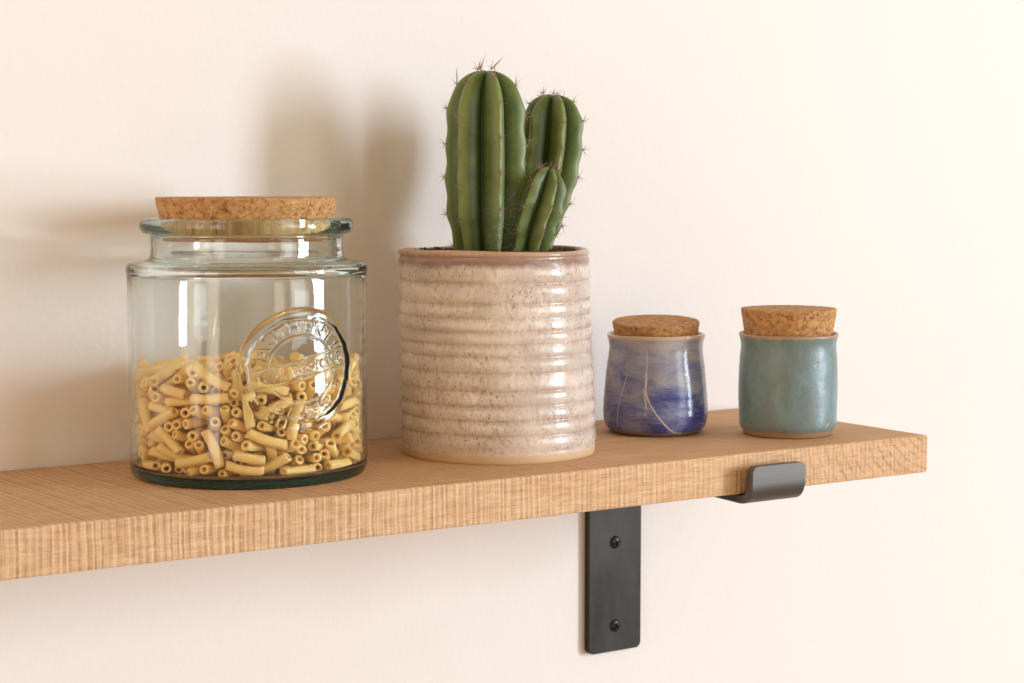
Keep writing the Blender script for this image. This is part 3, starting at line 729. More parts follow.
PASTA_DEEP = '''450 340 136 706 -706 32 -33  -24 265 137 837 547 -14 -19  -239 446 136 379 -379 -597 597  -412 446 155 84 93 -925 -358
491 33 143 958 171 -43 225  327 508 136 509 -71 -140 846  -242 192 136 113 -113 698 -698  -343 569 226 163 -220 776 -569
-283 -58 136 490 -490 -510 510  115 -211 200 926 -168 -97 322  475 103 136 705 -705 -55 55  261 548 202 764 402 -208 -461
-16 -284 136 707 -707 26 -26  -434 294 138 349 306 570 678  318 16 151 220 63 222 -948  275 305 136 570 569 419 419
-38 661 200 918 395 12 25  149 -140 148 44 366 -923 -110  -506 269 138 794 -386 245 -401  452 -170 136 634 634 -312 -312
453 261 136 19 11 -458 -889  77 402 136 437 438 556 555  -78 424 136 480 481 519 519  69 182 140 989 -134 -52 -25
-353 -11 175 522 -122 489 -688  620 128 137 576 186 245 757  355 524 230 270 -362 -857 250  -19 306 199 619 505 588 124
-314 376 174 816 -310 366 -324  -9 118 135 990 -138 5 -33  537 -196 188 461 -209 -2 863  455 179 136 56 56 -707 -703
186 520 193 849 -141 93 -501  -174 465 147 124 -796 586 -91  -252 104 136 976 180 22 120  662 68 208 528 -409 -423 612
430 392 208 839 525 23 137  -98 639 136 705 704 60 60  -450 425 272 756 -242 602 -80  344 -137 179 261 -334 -772 473
437 313 198 989 -75 -31 122  141 545 136 709 360 -274 -541  -229 401 200 443 -70 -139 883  508 -28 202 626 -765 -134 71
353 431 251 914 285 -175 230  -167 558 198 609 -579 399 -367  58 -171 194 829 -444 -201 275  616 249 293 405 569 -380 606
66 592 218 150 771 173 594  -101 334 195 741 80 -147 -650  -40 -374 201 166 551 -724 -380  -140 6 137 852 439 117 260
293 -192 203 772 -481 244 -335  607 152 267 358 -328 70 872  327 577 362 316 888 -304 138  39 252 252 452 671 576 -118
-267 319 220 656 -538 482 -221  -222 83 208 461 -210 -409 760  327 -75 246 57 20 237 970  224 129 135 970 -153 -29 184
143 323 191 751 -246 26 612  -192 474 219 266 -418 -521 695  -515 222 273 463 459 426 627  81 4 136 164 -164 -688 688
597 73 251 856 -321 -177 -365  432 343 265 991 -71 -38 104  -1 497 159 766 -220 -9 -604  -354 221 208 320 607 643 340
60 -341 240 883 -180 255 -351  299 -261 258 755 -73 173 -628  -83 -128 137 878 370 118 280  247 68 142 878 444 126 125
201 295 211 630 37 -194 -751  -248 615 317 377 902 140 155  -349 0 259 7 -14 -32 -999  -232 -97 223 766 -223 -56 -600
161 137 229 925 -84 153 -339  -62 630 282 6 -140 963 228  -237 262 266 206 494 528 659  217 -4 203 207 68 -93 -972
-48 187 202 693 718 -18 62  44 524 227 338 -129 -711 603  -317 513 272 423 877 207 92  -341 174 278 413 -751 470 -210
152 -334 268 366 -346 -617 604  443 -153 242 990 -132 -33 -28  413 221 188 36 43 -458 -887  -90 106 216 182 76 -472 859
-59 501 214 94 -771 620 -117  -317 292 258 823 166 37 -542  401 -291 278 533 -690 -202 447  592 176 341 337 -297 120 885
269 247 204 633 -498 -346 481  -144 -127 212 537 529 -482 -446  -219 385 275 849 -186 100 -485  -419 135 251 327 508 447 659
238 -276 272 348 695 -558 -289  211 17 281 615 -568 -422 349  586 303 248 460 -488 -596 -442  124 405 235 927 314 -63 192
-43 210 403 187 -730 -178 -633  -215 282 342 494 74 -425 755  -287 2 335 998 24 -18 -50  -231 -291 304 604 -672 -306 300
377 126 199 58 7 -630 -774  52 324 269 995 58 36 78  -96 447 267 259 -464 -746 401  17 118 239 95 179 370 907
576 -75 230 3 52 -318 947  445 261 255 750 -654 -65 77  161 539 272 739 -514 -273 340  -240 538 343 286 437 221 824
7 -206 261 949 -311 -43 44  529 -114 312 12 -37 51 998  384 83 246 938 322 104 -71  313 515 300 160 -9 951 -266
-116 349 319 4 -579 -804 -133  -234 135 289 789 143 20 -597  23 15 205 648 753 91 71  144 -420 326 284 -92 -301 906
588 -16 281 267 219 794 501  314 166 266 108 -10 -761 -640  120 580 331 350 -6 554 -755  -417 509 399 71 893 311 -316
-164 -85 273 578 -117 -119 799  438 -180 311 100 -1 893 -438  546 134 298 546 682 -486 -10  276 350 278 755 -136 255 -589
-15 397 296 458 -305 -53 -833  -138 131 306 563 -641 -151 500  -73 54 348 264 -928 -211 -160  276 0 313 851 -426 271 147
385 198 314 962 -235 66 124  176 483 315 853 -280 -221 382  -263 414 346 127 -242 -732 624  -1 -67 223 140 981 122 61
175 -181 369 597 -112 430 668  553 100 393 192 303 655 -665  217 309 296 619 518 -267 -527  -83 484 327 624 -268 1 734
-463 354 276 932 -161 -170 -275  -153 -147 395 163 -925 205 275  193 236 358 457 767 -332 304  476 -25 287 313 12 851 422
382 104 317 607 -747 -49 266  169 544 397 260 913 227 219  -235 522 419 754 -478 441 -93  -56 56 270 293 21 519 -802
457 -247 356 473 -871 -115 -63  664 -4 431 24 -707 389 591  345 266 325 124 -79 50 -988  -44 661 363 7 131 -274 953
-536 391 405 240 -747 -371 -496  -239 -95 312 764 532 -155 331  553 -154 385 996 72 2 -59  531 248 377 777 389 47 493
117 353 354 776 -192 -344 492  -236 437 402 836 520 -104 -142  -481 172 346 352 -932 81 -28  133 213 391 803 440 -329 231
574 -94 404 368 -921 29 -125  316 354 346 602 763 227 62  -135 560 386 353 -21 41 934  -257 136 386 299 -904 166 -258
0 -138 312 710 654 -253 53  495 434 371 480 -538 481 498  -44 582 388 137 628 323 694  -191 190 373 716 -674 178 -46
-345 74 317 51 -91 -21 994  -331 -66 396 777 -130 -383 483  299 -123 301 966 185 -183 4  -31 -24 267 198 105 -370 -902
297 405 396 292 -834 -329 333  -172 551 453 510 -131 -241 815  -428 288 387 171 249 845 442  320 -200 364 103 -221 -217 945
510 28 356 175 213 864 -422  156 85 300 352 481 -542 -592  37 340 347 527 241 -351 -735  -150 245 431 246 -828 475 -168
-331 115 400 907 -102 42 -406  322 -64 331 118 21 -869 -479  461 351 360 979 -38 57 191  30 172 387 922 -37 -336 187
-174 641 637 902 309 301 19  -348 360 356 819 332 -113 -454  -110 -100 418 694 239 670 -107  303 -146 406 61 42 380 922
448 -2 379 947 166 -268 -66  233 457 377 190 -455 742 -454  31 -181 414 179 267 947 11  -327 543 416 480 641 237 -550
336 -77 393 46 -101 -664 -740  500 320 418 829 -117 -379 394  31 519 366 512 -82 175 -837  -213 -26 427 765 -543 -45 342
558 360 555 43 -806 324 493  384 435 420 661 606 319 306  -111 329 400 426 605 286 609  114 63 358 135 -48 756 -639
437 258 448 39 -390 590 706  105 278 412 216 960 162 -73  -271 100 470 459 -122 -105 -874  226 135 455 804 299 -512 42
159 -349 461 654 114 39 747  554 173 424 270 -55 330 -903  298 437 453 682 525 451 235  -125 314 476 473 -291 -385 738
-41 126 420 55 347 -365 -862  302 -17 472 371 -205 -616 664  372 303 449 352 50 -184 -916  67 421 419 562 299 -311 -705
-349 475 474 968 -217 84 -98  -421 117 414 378 846 -331 -179  -107 81 452 390 -10 -592 705  -124 -256 467 557 -7 461 -691
319 -168 478 736 -535 269 -316  460 187 419 83 334 -643 -684  141 474 462 600 -499 -374 501  -19 367 427 541 319 -300 -718
-356 245 453 277 140 412 857  11 -55 340 171 -135 -574 789  433 -66 446 440 -840 238 -209  163 307 460 978 37 75 -191
50 585 443 166 377 -742 -529  -294 292 434 954 26 -110 -276  177 -11 422 759 45 4 650  520 -192 481 633 -666 -363 -156
353 56 395 944 223 96 224  217 443 445 748 426 318 398  -187 635 529 85 -405 42 -909  -415 155 472 244 -135 -495 823
96 -23 378 533 825 -25 -188  276 -302 469 455 -628 494 -393  423 43 455 69 -132 -502 -852  341 468 504 176 -451 589 -647
99 569 503 755 293 166 563  -297 385 454 905 324 -185 -203  170 -166 464 189 351 717 -572  449 -193 506 158 -494 -639 568
316 162 417 204 351 -226 -886  221 533 490 597 -539 -328 496  -105 592 526 263 141 -414 -860  -393 212 496 279 -75 -206 935
39 -149 474 51 -239 -553 797  99 134 393 128 -782 -208 -574  173 553 544 281 -782 -515 212  -162 276 542 143 636 -525 -547
-163 -234 523 718 -310 -448 434  -187 18 497 513 -147 -570 625  340 105 441 148 144 -266 -942  284 507 501 835 -98 21 541
-127 379 535 706 -545 292 -344  -518 357 597 432 -466 742 -215  387 27 535 34 126 -862 491  -30 -67 407 262 52 -22 963
408 415 515 201 -908 -367 13  -24 584 490 292 -233 754 -540  -298 228 525 244 -149 -483 828  -451 88 464 959 -54 -53 -275
661 -12 534 626 309 333 -634  -62 21 508 43 -578 813 -51  321 483 569 607 -633 -208 433  -127 510 563 817 -237 454 -265
-424 138 542 197 180 629 730  -243 -95 524 469 -454 -415 633  370 -51 519 85 -134 183 -970  310 173 521 699 -709 20 -95
202 -112 544 584 193 -407 -676  -7 460 518 693 -516 415 -285  -325 125 602 219 -148 -568 779  89 -353 464 541 -275 -397 689
527 -26 500 784 126 211 570  436 336 519 900 -99 -76 418  -242 532 570 713 -544 45 -440  -456 73 537 978 -74 -77 -179
379 -198 551 807 -557 -190 53  545 198 496 947 -276 -45 160  195 421 570 800 -203 -416 382  103 -10 445 316 -575 595 -465
-314 325 502 145 -235 -588 760  412 102 521 2 -47 93 -995  453 391 599 717 -70 153 -677  2 334 494 742 468 -201 -437
-133 171 554 563 -41 -13 -826  -446 308 549 528 -437 -198 701  346 -128 548 982 -95 106 124  585 173 558 546 -283 774 -147
135 231 515 967 -145 -51 205  43 10 456 544 -521 -345 560  410 -11 585 736 670 98 -3  340 327 554 374 311 -304 -819
-14 607 591 366 360 -71 855  -323 486 544 120 133 507 843  -102 93 527 794 146 219 547  -433 -85 592 988 -141 16 56
441 -100 603 950 214 170 148  524 253 545 142 43 -365 -919  215 387 624 659 -13 515 -549  -287 438 595 167 -140 -837 502
157 -37 498 706 -267 -185 630  367 -344 582 221 64 -99 968  388 64 588 901 432 43 -5  327 233 593 259 -353 755 -488
119 645 582 88 -105 3 991  -270 354 551 278 -340 -307 844  444 162 605 84 110 -973 -182  128 315 594 587 355 -312 -657
-69 343 600 608 -427 326 -585  5 18 516 814 -87 8 574  583 -7 551 434 -516 557 -484  245 250 587 522 2 209 -827
65 416 561 682 -154 259 -666  -385 382 556 458 85 266 844  81 16 510 505 560 566 332  434 -49 642 987 -80 20 136
458 242 626 988 110 104 38  171 239 632 604 330 -265 -675  -185 324 639 895 359 -162 -209  39 283 606 227 353 399 -816
408 -292 587 880 -418 116 -195  593 -13 623 383 169 612 671  377 473 631 577 59 307 754  -2 424 579 666 291 145 672
-390 292 597 832 -220 167 -481  33 -149 554 945 323 -54 -17  -247 201 601 394 151 591 687  337 378 644 598 -3 54 800
66 531 651 503 -323 502 -625  -347 167 663 836 265 -209 -434  125 83 573 885 -35 9 -464  1 312 656 483 0 -330 -811
-307 495 645 278 20 239 930  -162 -41 575 456 825 -291 -163  -48 515 638 31 -570 -731 374  -319 306 641 418 -406 -477 658
367 -377 650 183 254 478 821  216 67 574 780 -356 -197 -475  92 18 574 847 255 -109 -453  147 543 641 545 -273 578 -542
-192 238 649 932 -99 187 -293  430 97 641 900 -416 53 117  -129 477 649 103 765 550 320  461 37 657 96 38 332 -937
238 121 648 303 -31 148 -941  194 -85 613 930 252 125 237  464 183 666 737 670 88 11  274 541 622 507 -565 -131 -638
42 207 613 829 439 -294 184  -354 459 676 155 -236 -620 732  24 -24 594 403 215 427 780  -105 -4 622 640 20 -238 -730
420 -300 658 100 121 682 714  6 139 627 884 429 -183 40  12 -118 628 244 305 859 330  532 -104 649 67 241 -28 968
100 13 650 810 -542 145 -170  260 267 687 650 -46 -69 -755  453 457 685 830 315 -145 -437  32 -26 664 947 -178 59 -262
452 -227 680 166 81 -490 852  130 101 703 807 124 162 554  -56 -145 699 620 589 415 312'''
def tube_mesh(L, r, hole, bend, seed):
    n, m = 16, 8
    V, F = [], []
    rs = [(r, 1)] * 0
    rng_ = random.Random(seed)
    skew = [rng_.uniform(-.22, .22), rng_.uniform(-.22, .22)]
    rings = []
    def ring(s, rad):
        ang = s / bend
        row = []
        for k in range(n):
            p = 2 * PI * k / n
            rr = bend - rad * math.cos(p)
            x = rr * math.sin(ang); z = bend - rr * math.cos(ang); y = rad * math.sin(p)
            if abs(s) > L * .4: x += (rad * math.cos(p) * skew[0] + y * skew[1]) * (1 if s > 0 else -1)
            row.append(len(V)); V.append((x, y, z))
        return row
    so = [-L / 2 + L * k / m for k in range(m + 1)]
    e = .00035
    rings.append(ring(-L / 2, hole))
    rings.append(ring(-L / 2 - .0001, hole + .0004)); rings.append(ring(-L / 2, r - e))
    rings.append(ring(-L / 2 + e, r))
    for s in so[1:-1]: rings.append(ring(s, r * (1 + .02 * rng_.uniform(-1, 1))))
    rings.append(ring(L / 2 - e, r)); rings.append(ring(L / 2, r - e)); rings.append(ring(L / 2 + .0001, hole + .0004)); rings.append(ring(L / 2, hole))
    for s in reversed(so[1:-1]): rings.append(ring(s, hole))
    for i in range(len(rings)):
        a, b = rings[i], rings[(i + 1) % len(rings)]
        for k in range(n):
            k2 = (k + 1) % n
            F.append((a[k], a[k2], b[k2], b[k]))
    return V, F
TUBES = [tube_mesh(l, r, h, b, i) for i, (l, r, h, b) in enumerate([(0.0237, 0.0031, 0.00155, 0.055), (0.0244, 0.0032, 0.00165, 0.070), (0.0226, 0.0030, 0.00145, 0.050), (0.0233, 0.0032, 0.00155, 0.090), (0.0215, 0.0031, 0.00155, 0.060), (0.0248, 0.0030, 0.00155, 0.048), (0.0229, 0.0032, 0.00165, 0.058), (0.0179, 0.0031, 0.00155, 0.065), (0.0239, 0.0031, 0.00145, 0.080)])]
def decode(txt):
    v = [int(x) for x in txt.split()]
    for i in range(0, len(v), 7):
        yield Vector([q / 1e4 for q in v[i:i + 3]]), Quaternion([q / 1e3 for q in v[i + 3:i + 7]]).normalized()
def build_pasta():
    protos = []
    for V, F in TUBES:
        me = bpy.data.meshes.new('pasta_tube'); me.from_pydata(V, [], F); me.materials.append(M['pasta'])
        me.polygons.foreach_set('use_smooth', [True] * len(me.polygons)); protos.append(me)
    def settle(p):
        r = math.hypot(p.x, p.y); f = 1 + .0165 * min(1, r / .0697)
        return Vector((p.x * f + JX, p.y * f + JY, p.z - .0049))
    for i, (p, q) in enumerate(decode(PASTA_SEEN)):
        o = bpy.data.objects.new('pasta_tube', protos[i % 9]); C.objects.link(o)
        o.rotation_mode = 'QUATERNION'; o.rotation_quaternion = q; o.location = settle(p)
        tag(o, 'short curved yellow pasta tube among the loose pasta in the glass jar', 'pasta', 'pasta tubes in the glass jar')
    V, F = [], []
    for i, (p, q) in enumerate(decode(PASTA_DEEP)):
        tv, tf = TUBES[i % 9]; b = len(V); R = q.to_matrix()
        V += [tuple(R @ Vector(x) + settle(p)) for x in tv]; F += [tuple(b + k for k in f) for f in tf]
    if V:
        o = mesh('pasta', V, F, M['pasta'])
        tag(o, 'mass of yellow pasta packed deep inside the glass jar', 'pasta', kind='stuff')
build_pasta()

# ------------------------------------------------------------------ ribbed plant pot
PX, PY_, PH = -.3065, -.0974, .1393
def build_pot():
    root = empty('plant_pot', (PX, PY_, 0), 'cream speckled ceramic pot with thrown ridges and brown rim, holding the cactus', 'plant pot')
    cre_px = [260, 284, 304.5, 319, 332.5, 345.5, 358, 374, 392, 407, 422, 437, 453]
    cre = sorted(PH * (1 - (y - 252) / 213) for y in cre_px)       # heights of the creases
    def ridge(z):
        """bulge 0..1 between neighbouring creases and closeness to a crease"""
        if z <= cre[0] or z >= cre[-1]: return 0., 0.
        for a, b in zip(cre, cre[1:]):
            if a <= z <= b:
                t = (z - a) / (b - a)
                return (math.sin(PI * t) ** .75) * (b - a) / .012, (math.exp(-(min(t, 1 - t) * (b - a) / .0022) ** 2) if z > .011 else 0.)
        return 0., 0.
    def base_r(z):
        return float(np.interp(z, [0, .003, .02, .05, .07, .10, .13, PH], [.0661, .0664, .0668, .0657, .0653, .0650, .0646, .0646]))
    prof = [(0, .0008), (.055, .0008), (.064, .0)]
    for z in np.arange(.0, PH - .0035, .00045):
        prof.append((None, float(z)))
    rim = [(.0652, PH - .0035), (.0651, PH - .0012), (.0640, PH), (.0622, PH + .0002), (.0606, PH - .0010), (.0600, PH - .004), (.0598, PH - .02), (.059, .06), (0, .055)]
    rim = fillet(rim, {1: .001, 2: .001, 3: .001, 4: .001}, 3)
    crv = []
    seg = 220
    V, F, A = [], [], []
    rows = []
    lean = -.0036
    full = [(r, z, 0) for r, z in prof if r is not None] + [(None, z, 1) for r, z in prof if r is None] + [(float(p[0]), float(p[1]), 2) for p in rim]
    for r, z, kind in full:
        if r == 0 and kind != 1: rows.append([len(V)]); V.append((0, 0, z)); A.append(0.); continue
        row = []
        for k in range(seg):
            th = 2 * PI * k / seg; c, s_ = math.cos(th), math.sin(th)
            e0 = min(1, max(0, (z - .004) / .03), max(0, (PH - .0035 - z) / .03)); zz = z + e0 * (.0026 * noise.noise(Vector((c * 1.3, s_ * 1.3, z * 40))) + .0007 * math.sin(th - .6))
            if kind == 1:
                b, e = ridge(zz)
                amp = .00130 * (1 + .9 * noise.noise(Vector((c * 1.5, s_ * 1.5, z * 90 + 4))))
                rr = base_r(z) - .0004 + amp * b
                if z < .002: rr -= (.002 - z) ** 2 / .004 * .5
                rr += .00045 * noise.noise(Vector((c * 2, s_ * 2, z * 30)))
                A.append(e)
            else:
                rr = r; A.append(0.)
            if kind == 2: zz = z + (.0007 * math.sin(2 * th + 1.) + .0006 * noise.noise(Vector((c * 2.2, s_ * 2.2, 1)))) * min(1, max(0, (z - PH + .0035) / .003))
            elif kind == 0: zz = z
            elif z < .004: zz = z
            off = lean * max(0, z) / PH
            row.append(len(V)); V.append((rr * c + .839 * off, rr * s_ - .543 * off, zz))
        rows.append(row)
    for a, b in zip(rows, rows[1:]):
        for k in range(seg):
            k2 = (k + 1) % seg
            if len(a) == 1: F.append((a[0], b[k2], b[k]))
            elif len(b) == 1: F.append((a[k], a[k2], b[0]))
            else: F.append((a[k], a[k2], b[k2], b[k]))
    o = mesh('pot_body', V, F, M['pot'], root)
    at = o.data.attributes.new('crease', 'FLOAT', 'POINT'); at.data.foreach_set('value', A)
    # soil, just under the rim
    zS = .1352
    R = .0599
    V, F = [], []
    nr, ns = 46, 150
    for i in range(nr + 1):
        for k in range(ns):
            th = 2 * PI * k / ns; r = R * i / nr
            p = Vector((r * math.cos(th), r * math.sin(th), 0))
            h = noise.noise(p * 110) * .0016 + noise.noise(p * 330) * .0012 + noise.noise(p * 40) * .0018 + .0018 * (i / nr) ** 3
            V.append((p.x + .839 * lean, p.y - .543 * lean, zS + h))
    for i in range(nr):
        for k in range(ns):
            k2 = (k + 1) % ns; F.append((i * ns + k, (i + 1) * ns + k, (i + 1) * ns + k2, i * ns + k2))
    # crumbs
    rc = random.Random(4)
    for _ in range(420):
        a = rc.uniform(0, 2 * PI); r = R * math.sqrt(rc.uniform(.05, .93)); s_ = rc.uniform(.0005, .0017)
        c = Vector((r * math.cos(a) + .839 * lean, r * math.sin(a) - .543 * lean, zS + .0016 + .0014 * (r / R) ** 3 + s_ * .3)); b = len(V)
        for d in ((1, 0, 0), (-1, 0, 0), (0, 1, 0), (0, -1, 0), (0, 0, 1), (0, 0, -1)):
            V.append(tuple(c + Vector(d) * s_ * rc.uniform(.5, 1.2)))
        for f in ((0, 2, 4), (2, 1, 4), (1, 3, 4), (3, 0, 4), (2, 0, 5), (1, 2, 5), (3, 1, 5), (0, 3, 5)): F.append(tuple(b + q for q in f))
    mesh('soil', V, F, M['soil'], root, False)
    return zS
zSoil = build_pot()

# ------------------------------------------------------------------ cactus
CAM = Vector((-.9882, -1.1665, .1846))
def build_cactus():
    base = Vector((-.3065, -.0880, zSoil))
    root = empty('cactus', base, 'green ribbed columnar cactus with three stems growing in the cream pot', 'cactus')
    right = Vector((.8394, -.5435, 0)); toward = Vector((-.5435, -.8394, 0))   # picture right, towards the camera
    clusters = []
    def stem(name, spine, rad, nrib, ph0, depth, areoles, long_top=False, seed=0, scar=0.):
        """spine: [(right, toward, z)] ; rad: [(t, radius)]"""
        sp = [base + right * a + toward * b + Vector((0, 0, z - zSoil)) for a, b, z in spine]
        P3 = resample([tuple(p) for p in sp], .004)
        P3 = [Vector(p) for p in P3]
        L = [0]
        for a, b in zip(P3, P3[1:]): L.append(L[-1] + (b - a).length)
        tot = L[-1]
        La = np.array(L); PA = np.array([tuple(p) for p in P3])
        def at(s): return Vector([np.interp(s, La, PA[:, q]) for q in range(3)])
        tr = np.array(rad)
        rmax = max(tr[:, 1])
        # stations: body up to where the dome starts, then dome by angle
        dome = rmax * 1.12
        st = list(np.linspace(0, tot - dome, 70)) + [tot - dome + dome * math.sin(a) for a in np.linspace(0, PI / 2, 30)[1:]]
        ns = nrib * 28
        V, F, CR, SC = [], [], [], []
        def frame(s):
            e = .003
            t = (at(min(s + e, tot)) - at(max(s - e, 0))).normalized()
            x = (right - t * right.dot(t)).normalized(); y = t.cross(x)
            return t, x, y
        def surf(s, th):
            """point on the skin, crest value"""
            c_, x, y = at(s), *frame(s)[1:]
            R = float(np.interp(s / tot, tr[:, 0], tr[:, 1]))
            k = (s - (tot - dome)) / dome
            f = 1.0
            if k > 0: f = math.sqrt(max(0, 1 - min(1, k) ** 2.3))
            t_ = math.acos(min(1, abs(math.cos(nrib / 2 * (th - ph0))))) / (PI / 2)
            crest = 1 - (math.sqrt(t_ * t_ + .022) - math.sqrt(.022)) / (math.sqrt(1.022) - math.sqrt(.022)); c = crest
            shape = 1 - depth * (1 - crest)
            # areole notches along the crest
            sc_ = .0006 * math.cos(2 * PI * (s - areoles[0]) / areoles[1]) * c ** 6
            wob = 1 + .018 * noise.noise(Vector((math.cos(th) * 1.4, math.sin(th) * 1.4, s * 26 + seed)))
            r = R * f * shape * wob + sc_ * f
            dip = 0
            if k > 0: dip = -rmax * .13 * (1 - f) ** 1.5 + rmax * .08 * (1 - f) * c
            return c_ + (x * math.cos(th) + y * math.sin(th)) * r + frame(s)[0] * dip, c
        rows = []
        for s in st[:-1]:
            row = []
            for k in range(ns):
                th = 2 * PI * k / ns
                p, c = surf(s, th)
                row.append(len(V)); V.append(tuple(p - base)); CR.append(c)
                fade = max(0, 1 - s / (scar * tot)) if scar else 0
                pr = (p - at(s)).normalized() if (p - at(s)).length > 1e-5 else Vector((1, 0, 0))
                SC.append(min(1, fade * 2) * max(0, pr.dot(right) * .9 + .25))
            rows.append(row)
        tip = len(V); V.append(tuple(surf(st[-1], 0)[0] - base)); CR.append(.5); SC.append(0)
        for a, b in zip(rows, rows[1:]):
            for k in range(ns):
                k2 = (k + 1) % ns; F.append((a[k], a[k2], b[k2], b[k]))
        a = rows[-1]
        for k in range(ns): F.append((a[k], a[(k + 1) % ns], tip))
        o = mesh('stem', V, F, M['cactus'], root)
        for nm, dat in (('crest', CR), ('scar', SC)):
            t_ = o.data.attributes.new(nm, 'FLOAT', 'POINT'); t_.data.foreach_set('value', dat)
        # areoles with spines on every crest
        rs = random.Random(seed + 1)
        for rib in range(nrib):
            th = ph0 + rib * 2 * PI / nrib
            s = areoles[0] + rs.uniform(-.25, .25) * areoles[1]
            while s < tot - .0006:
                if s > .004:
                    p, _ = surf(s, th); t, x, y = frame(s)
                    k = (s - (tot - dome)) / dome
                    out = (x * math.cos(th) + y * math.sin(th))
                    if k > 0: out = (out * math.sqrt(max(.02, 1 - min(1, k) ** 2)) + t * min(1, k)).normalized()
                    top = s > tot - dome * .55
                    clusters.append((o, p, out, t, 1.0, top and long_top, rs.random()))
                s += areoles[1] * rs.uniform(.88, 1.12) * (1 if s < tot - dome else .75)
        for q in range(3):                           # young spines round the growing tip
            a = rs.uniform(0, 6.28); t, x, y = frame(tot - .0005)
            c0 = surf(tot - .0004, a)[0]
            clusters.append((o, c0 + (x * math.cos(a) + y * math.sin(a)) * .003 + t * .0008, (t + (x * math.cos(a) + y * math.sin(a)) * .5).normalized(), x, .9, long_top, rs.random()))
    # picture-space guides: right offset, toward offset, height
    r30 = math.radians
    stem('stem', [(-.0035, .004, zSoil - .006), (-.0040, .005, .165), (-.0040, .005, .20), (-.0040, .005, .235), (-.0030, .005, .2610)],
         [(0, .0208), (.10, .0226), (.24, .0268), (.45, .0278), (.68, .0274), (.85, .0262), (1, .0240)], 6, r30(-69), .47, (.012, .0225), True, 1, .42)
    stem('stem', [(.0225, -.020, zSoil - .006), (.0315, -.028, .165), (.0395, -.034, .20), (.0430, -.037, .2465)],
         [(0, .0150), (.25, .0195), (.5, .0225), (.75, .0226), (1, .0215)], 6, r30(-70), .47, (.010, .0180), False, 5, 0)
    stem('stem', [(.0215, .0080, zSoil - .006), (.0272, .0085, .155), (.0330, .0080, .172), (.0395, .0060, .1945)],
         [(0, .0130), (.3, .0163), (.6, .0170), (1, .0145)], 6, r30(-60), .46, (.009, .0155), False, 9, 0)
    # spine clusters: the hundred that show largest are parts, the rest one mesh per stem
    def facing(c): return -(c[2].dot((CAM - c[1]).normalized()))
    order = sorted(range(len(clusters)), key=lambda i: facing(clusters[i]))
    near = set(order[:98])
    def cluster_geo(c, V, F, MI, org):
        o, p, out, t, sc, long_, rnd = c
        rs = random.Random(int(rnd * 1e6))
        side = out.cross(t).normalized(); tt = side.cross(out).normalized()
        def spike(p0, d, L, r, mi):
            a = d.orthogonal().normalized(); b_ = d.cross(a)
            i0 = len(V)
            for f, rr in ((0, r), (.5, r * .7)):
                for k in range(4):
                    q = p0 + d * (L * f) + (a * math.cos(k * PI / 2) + b_ * math.sin(k * PI / 2)) * rr
                    V.append(tuple(q - org))
            V.append(tuple(p0 + d * L - org))
            for k in range(4):
                k2 = (k + 1) % 4
                F.append((i0 + k, i0 + k2, i0 + 4 + k2, i0 + 4 + k)); F.append((i0 + 4 + k, i0 + 4 + k2, i0 + 8)); MI.extend([mi, mi])
        # felt pad
        i0 = len(V); rp = rs.uniform(.0006, .0009)
        n = 8
        for f, rr in ((-.0002, 1.0), (.00035, .75)):
            for k in range(n):
                q = p + out * f + (side * math.cos(k * 2 * PI / n) + tt * math.sin(k * 2 * PI / n) * 1.25) * rp * rr
                V.append(tuple(q - org))
        V.append(tuple(p + out * .0006 - org))
        for k in range(n):
            k2 = (k + 1) % n
            F.append((i0 + k, i0 + k2, i0 + n + k2, i0 + n + k)); F.append((i0 + n + k, i0 + n + k2, i0 + 2 * n)); MI.extend([1, 1])
        m = rs.randint(5, 8)
        for k in range(m):
            a = 2 * PI * (k + rs.uniform(-.3, .3)) / m
            d = (out * rs.uniform(.15, .9) + side * math.cos(a) + tt * math.sin(a) * .9).normalized()
            spike(p + out * .0002, d, rs.uniform(.0032, .0075) * sc, .00016, 0)
        spike(p + out * .0002, (out + side * rs.uniform(-.3, .3) + tt * rs.uniform(-.2, .5)).normalized(), rs.uniform(.0045, .0075), .00022, 0)
        if long_:
            for _ in range(1 if rs.random() < .6 else 2):
                spike(p, (out * .8 + tt * .9 + Vector((0, 0, .6)) + side * rs.uniform(-.5, .5)).normalized(), rs.uniform(.007, .0125), .00032, 0)
    rest = {}
    for i, c in enumerate(clusters):
        if i in near:
            V, F, MI = [], [], []; org = c[1]
            cluster_geo(c, V, F, MI, org)
            k = mesh('spine_cluster', V, F, [M['spine'], M['areole']], c[0], False, MI)
            k.location = org - base
        else: rest.setdefault(c[0].name, (c[0], []))[1].append(c)
    for o, cl in rest.values():
        V, F, MI = [], [], []
        for c in cl: cluster_geo(c, V, F, MI, base)
        k = mesh('spine_cluster', V, F, [M['spine'], M['areole']], o, False, MI); k['kind'] = 'stuff'
build_cactus()

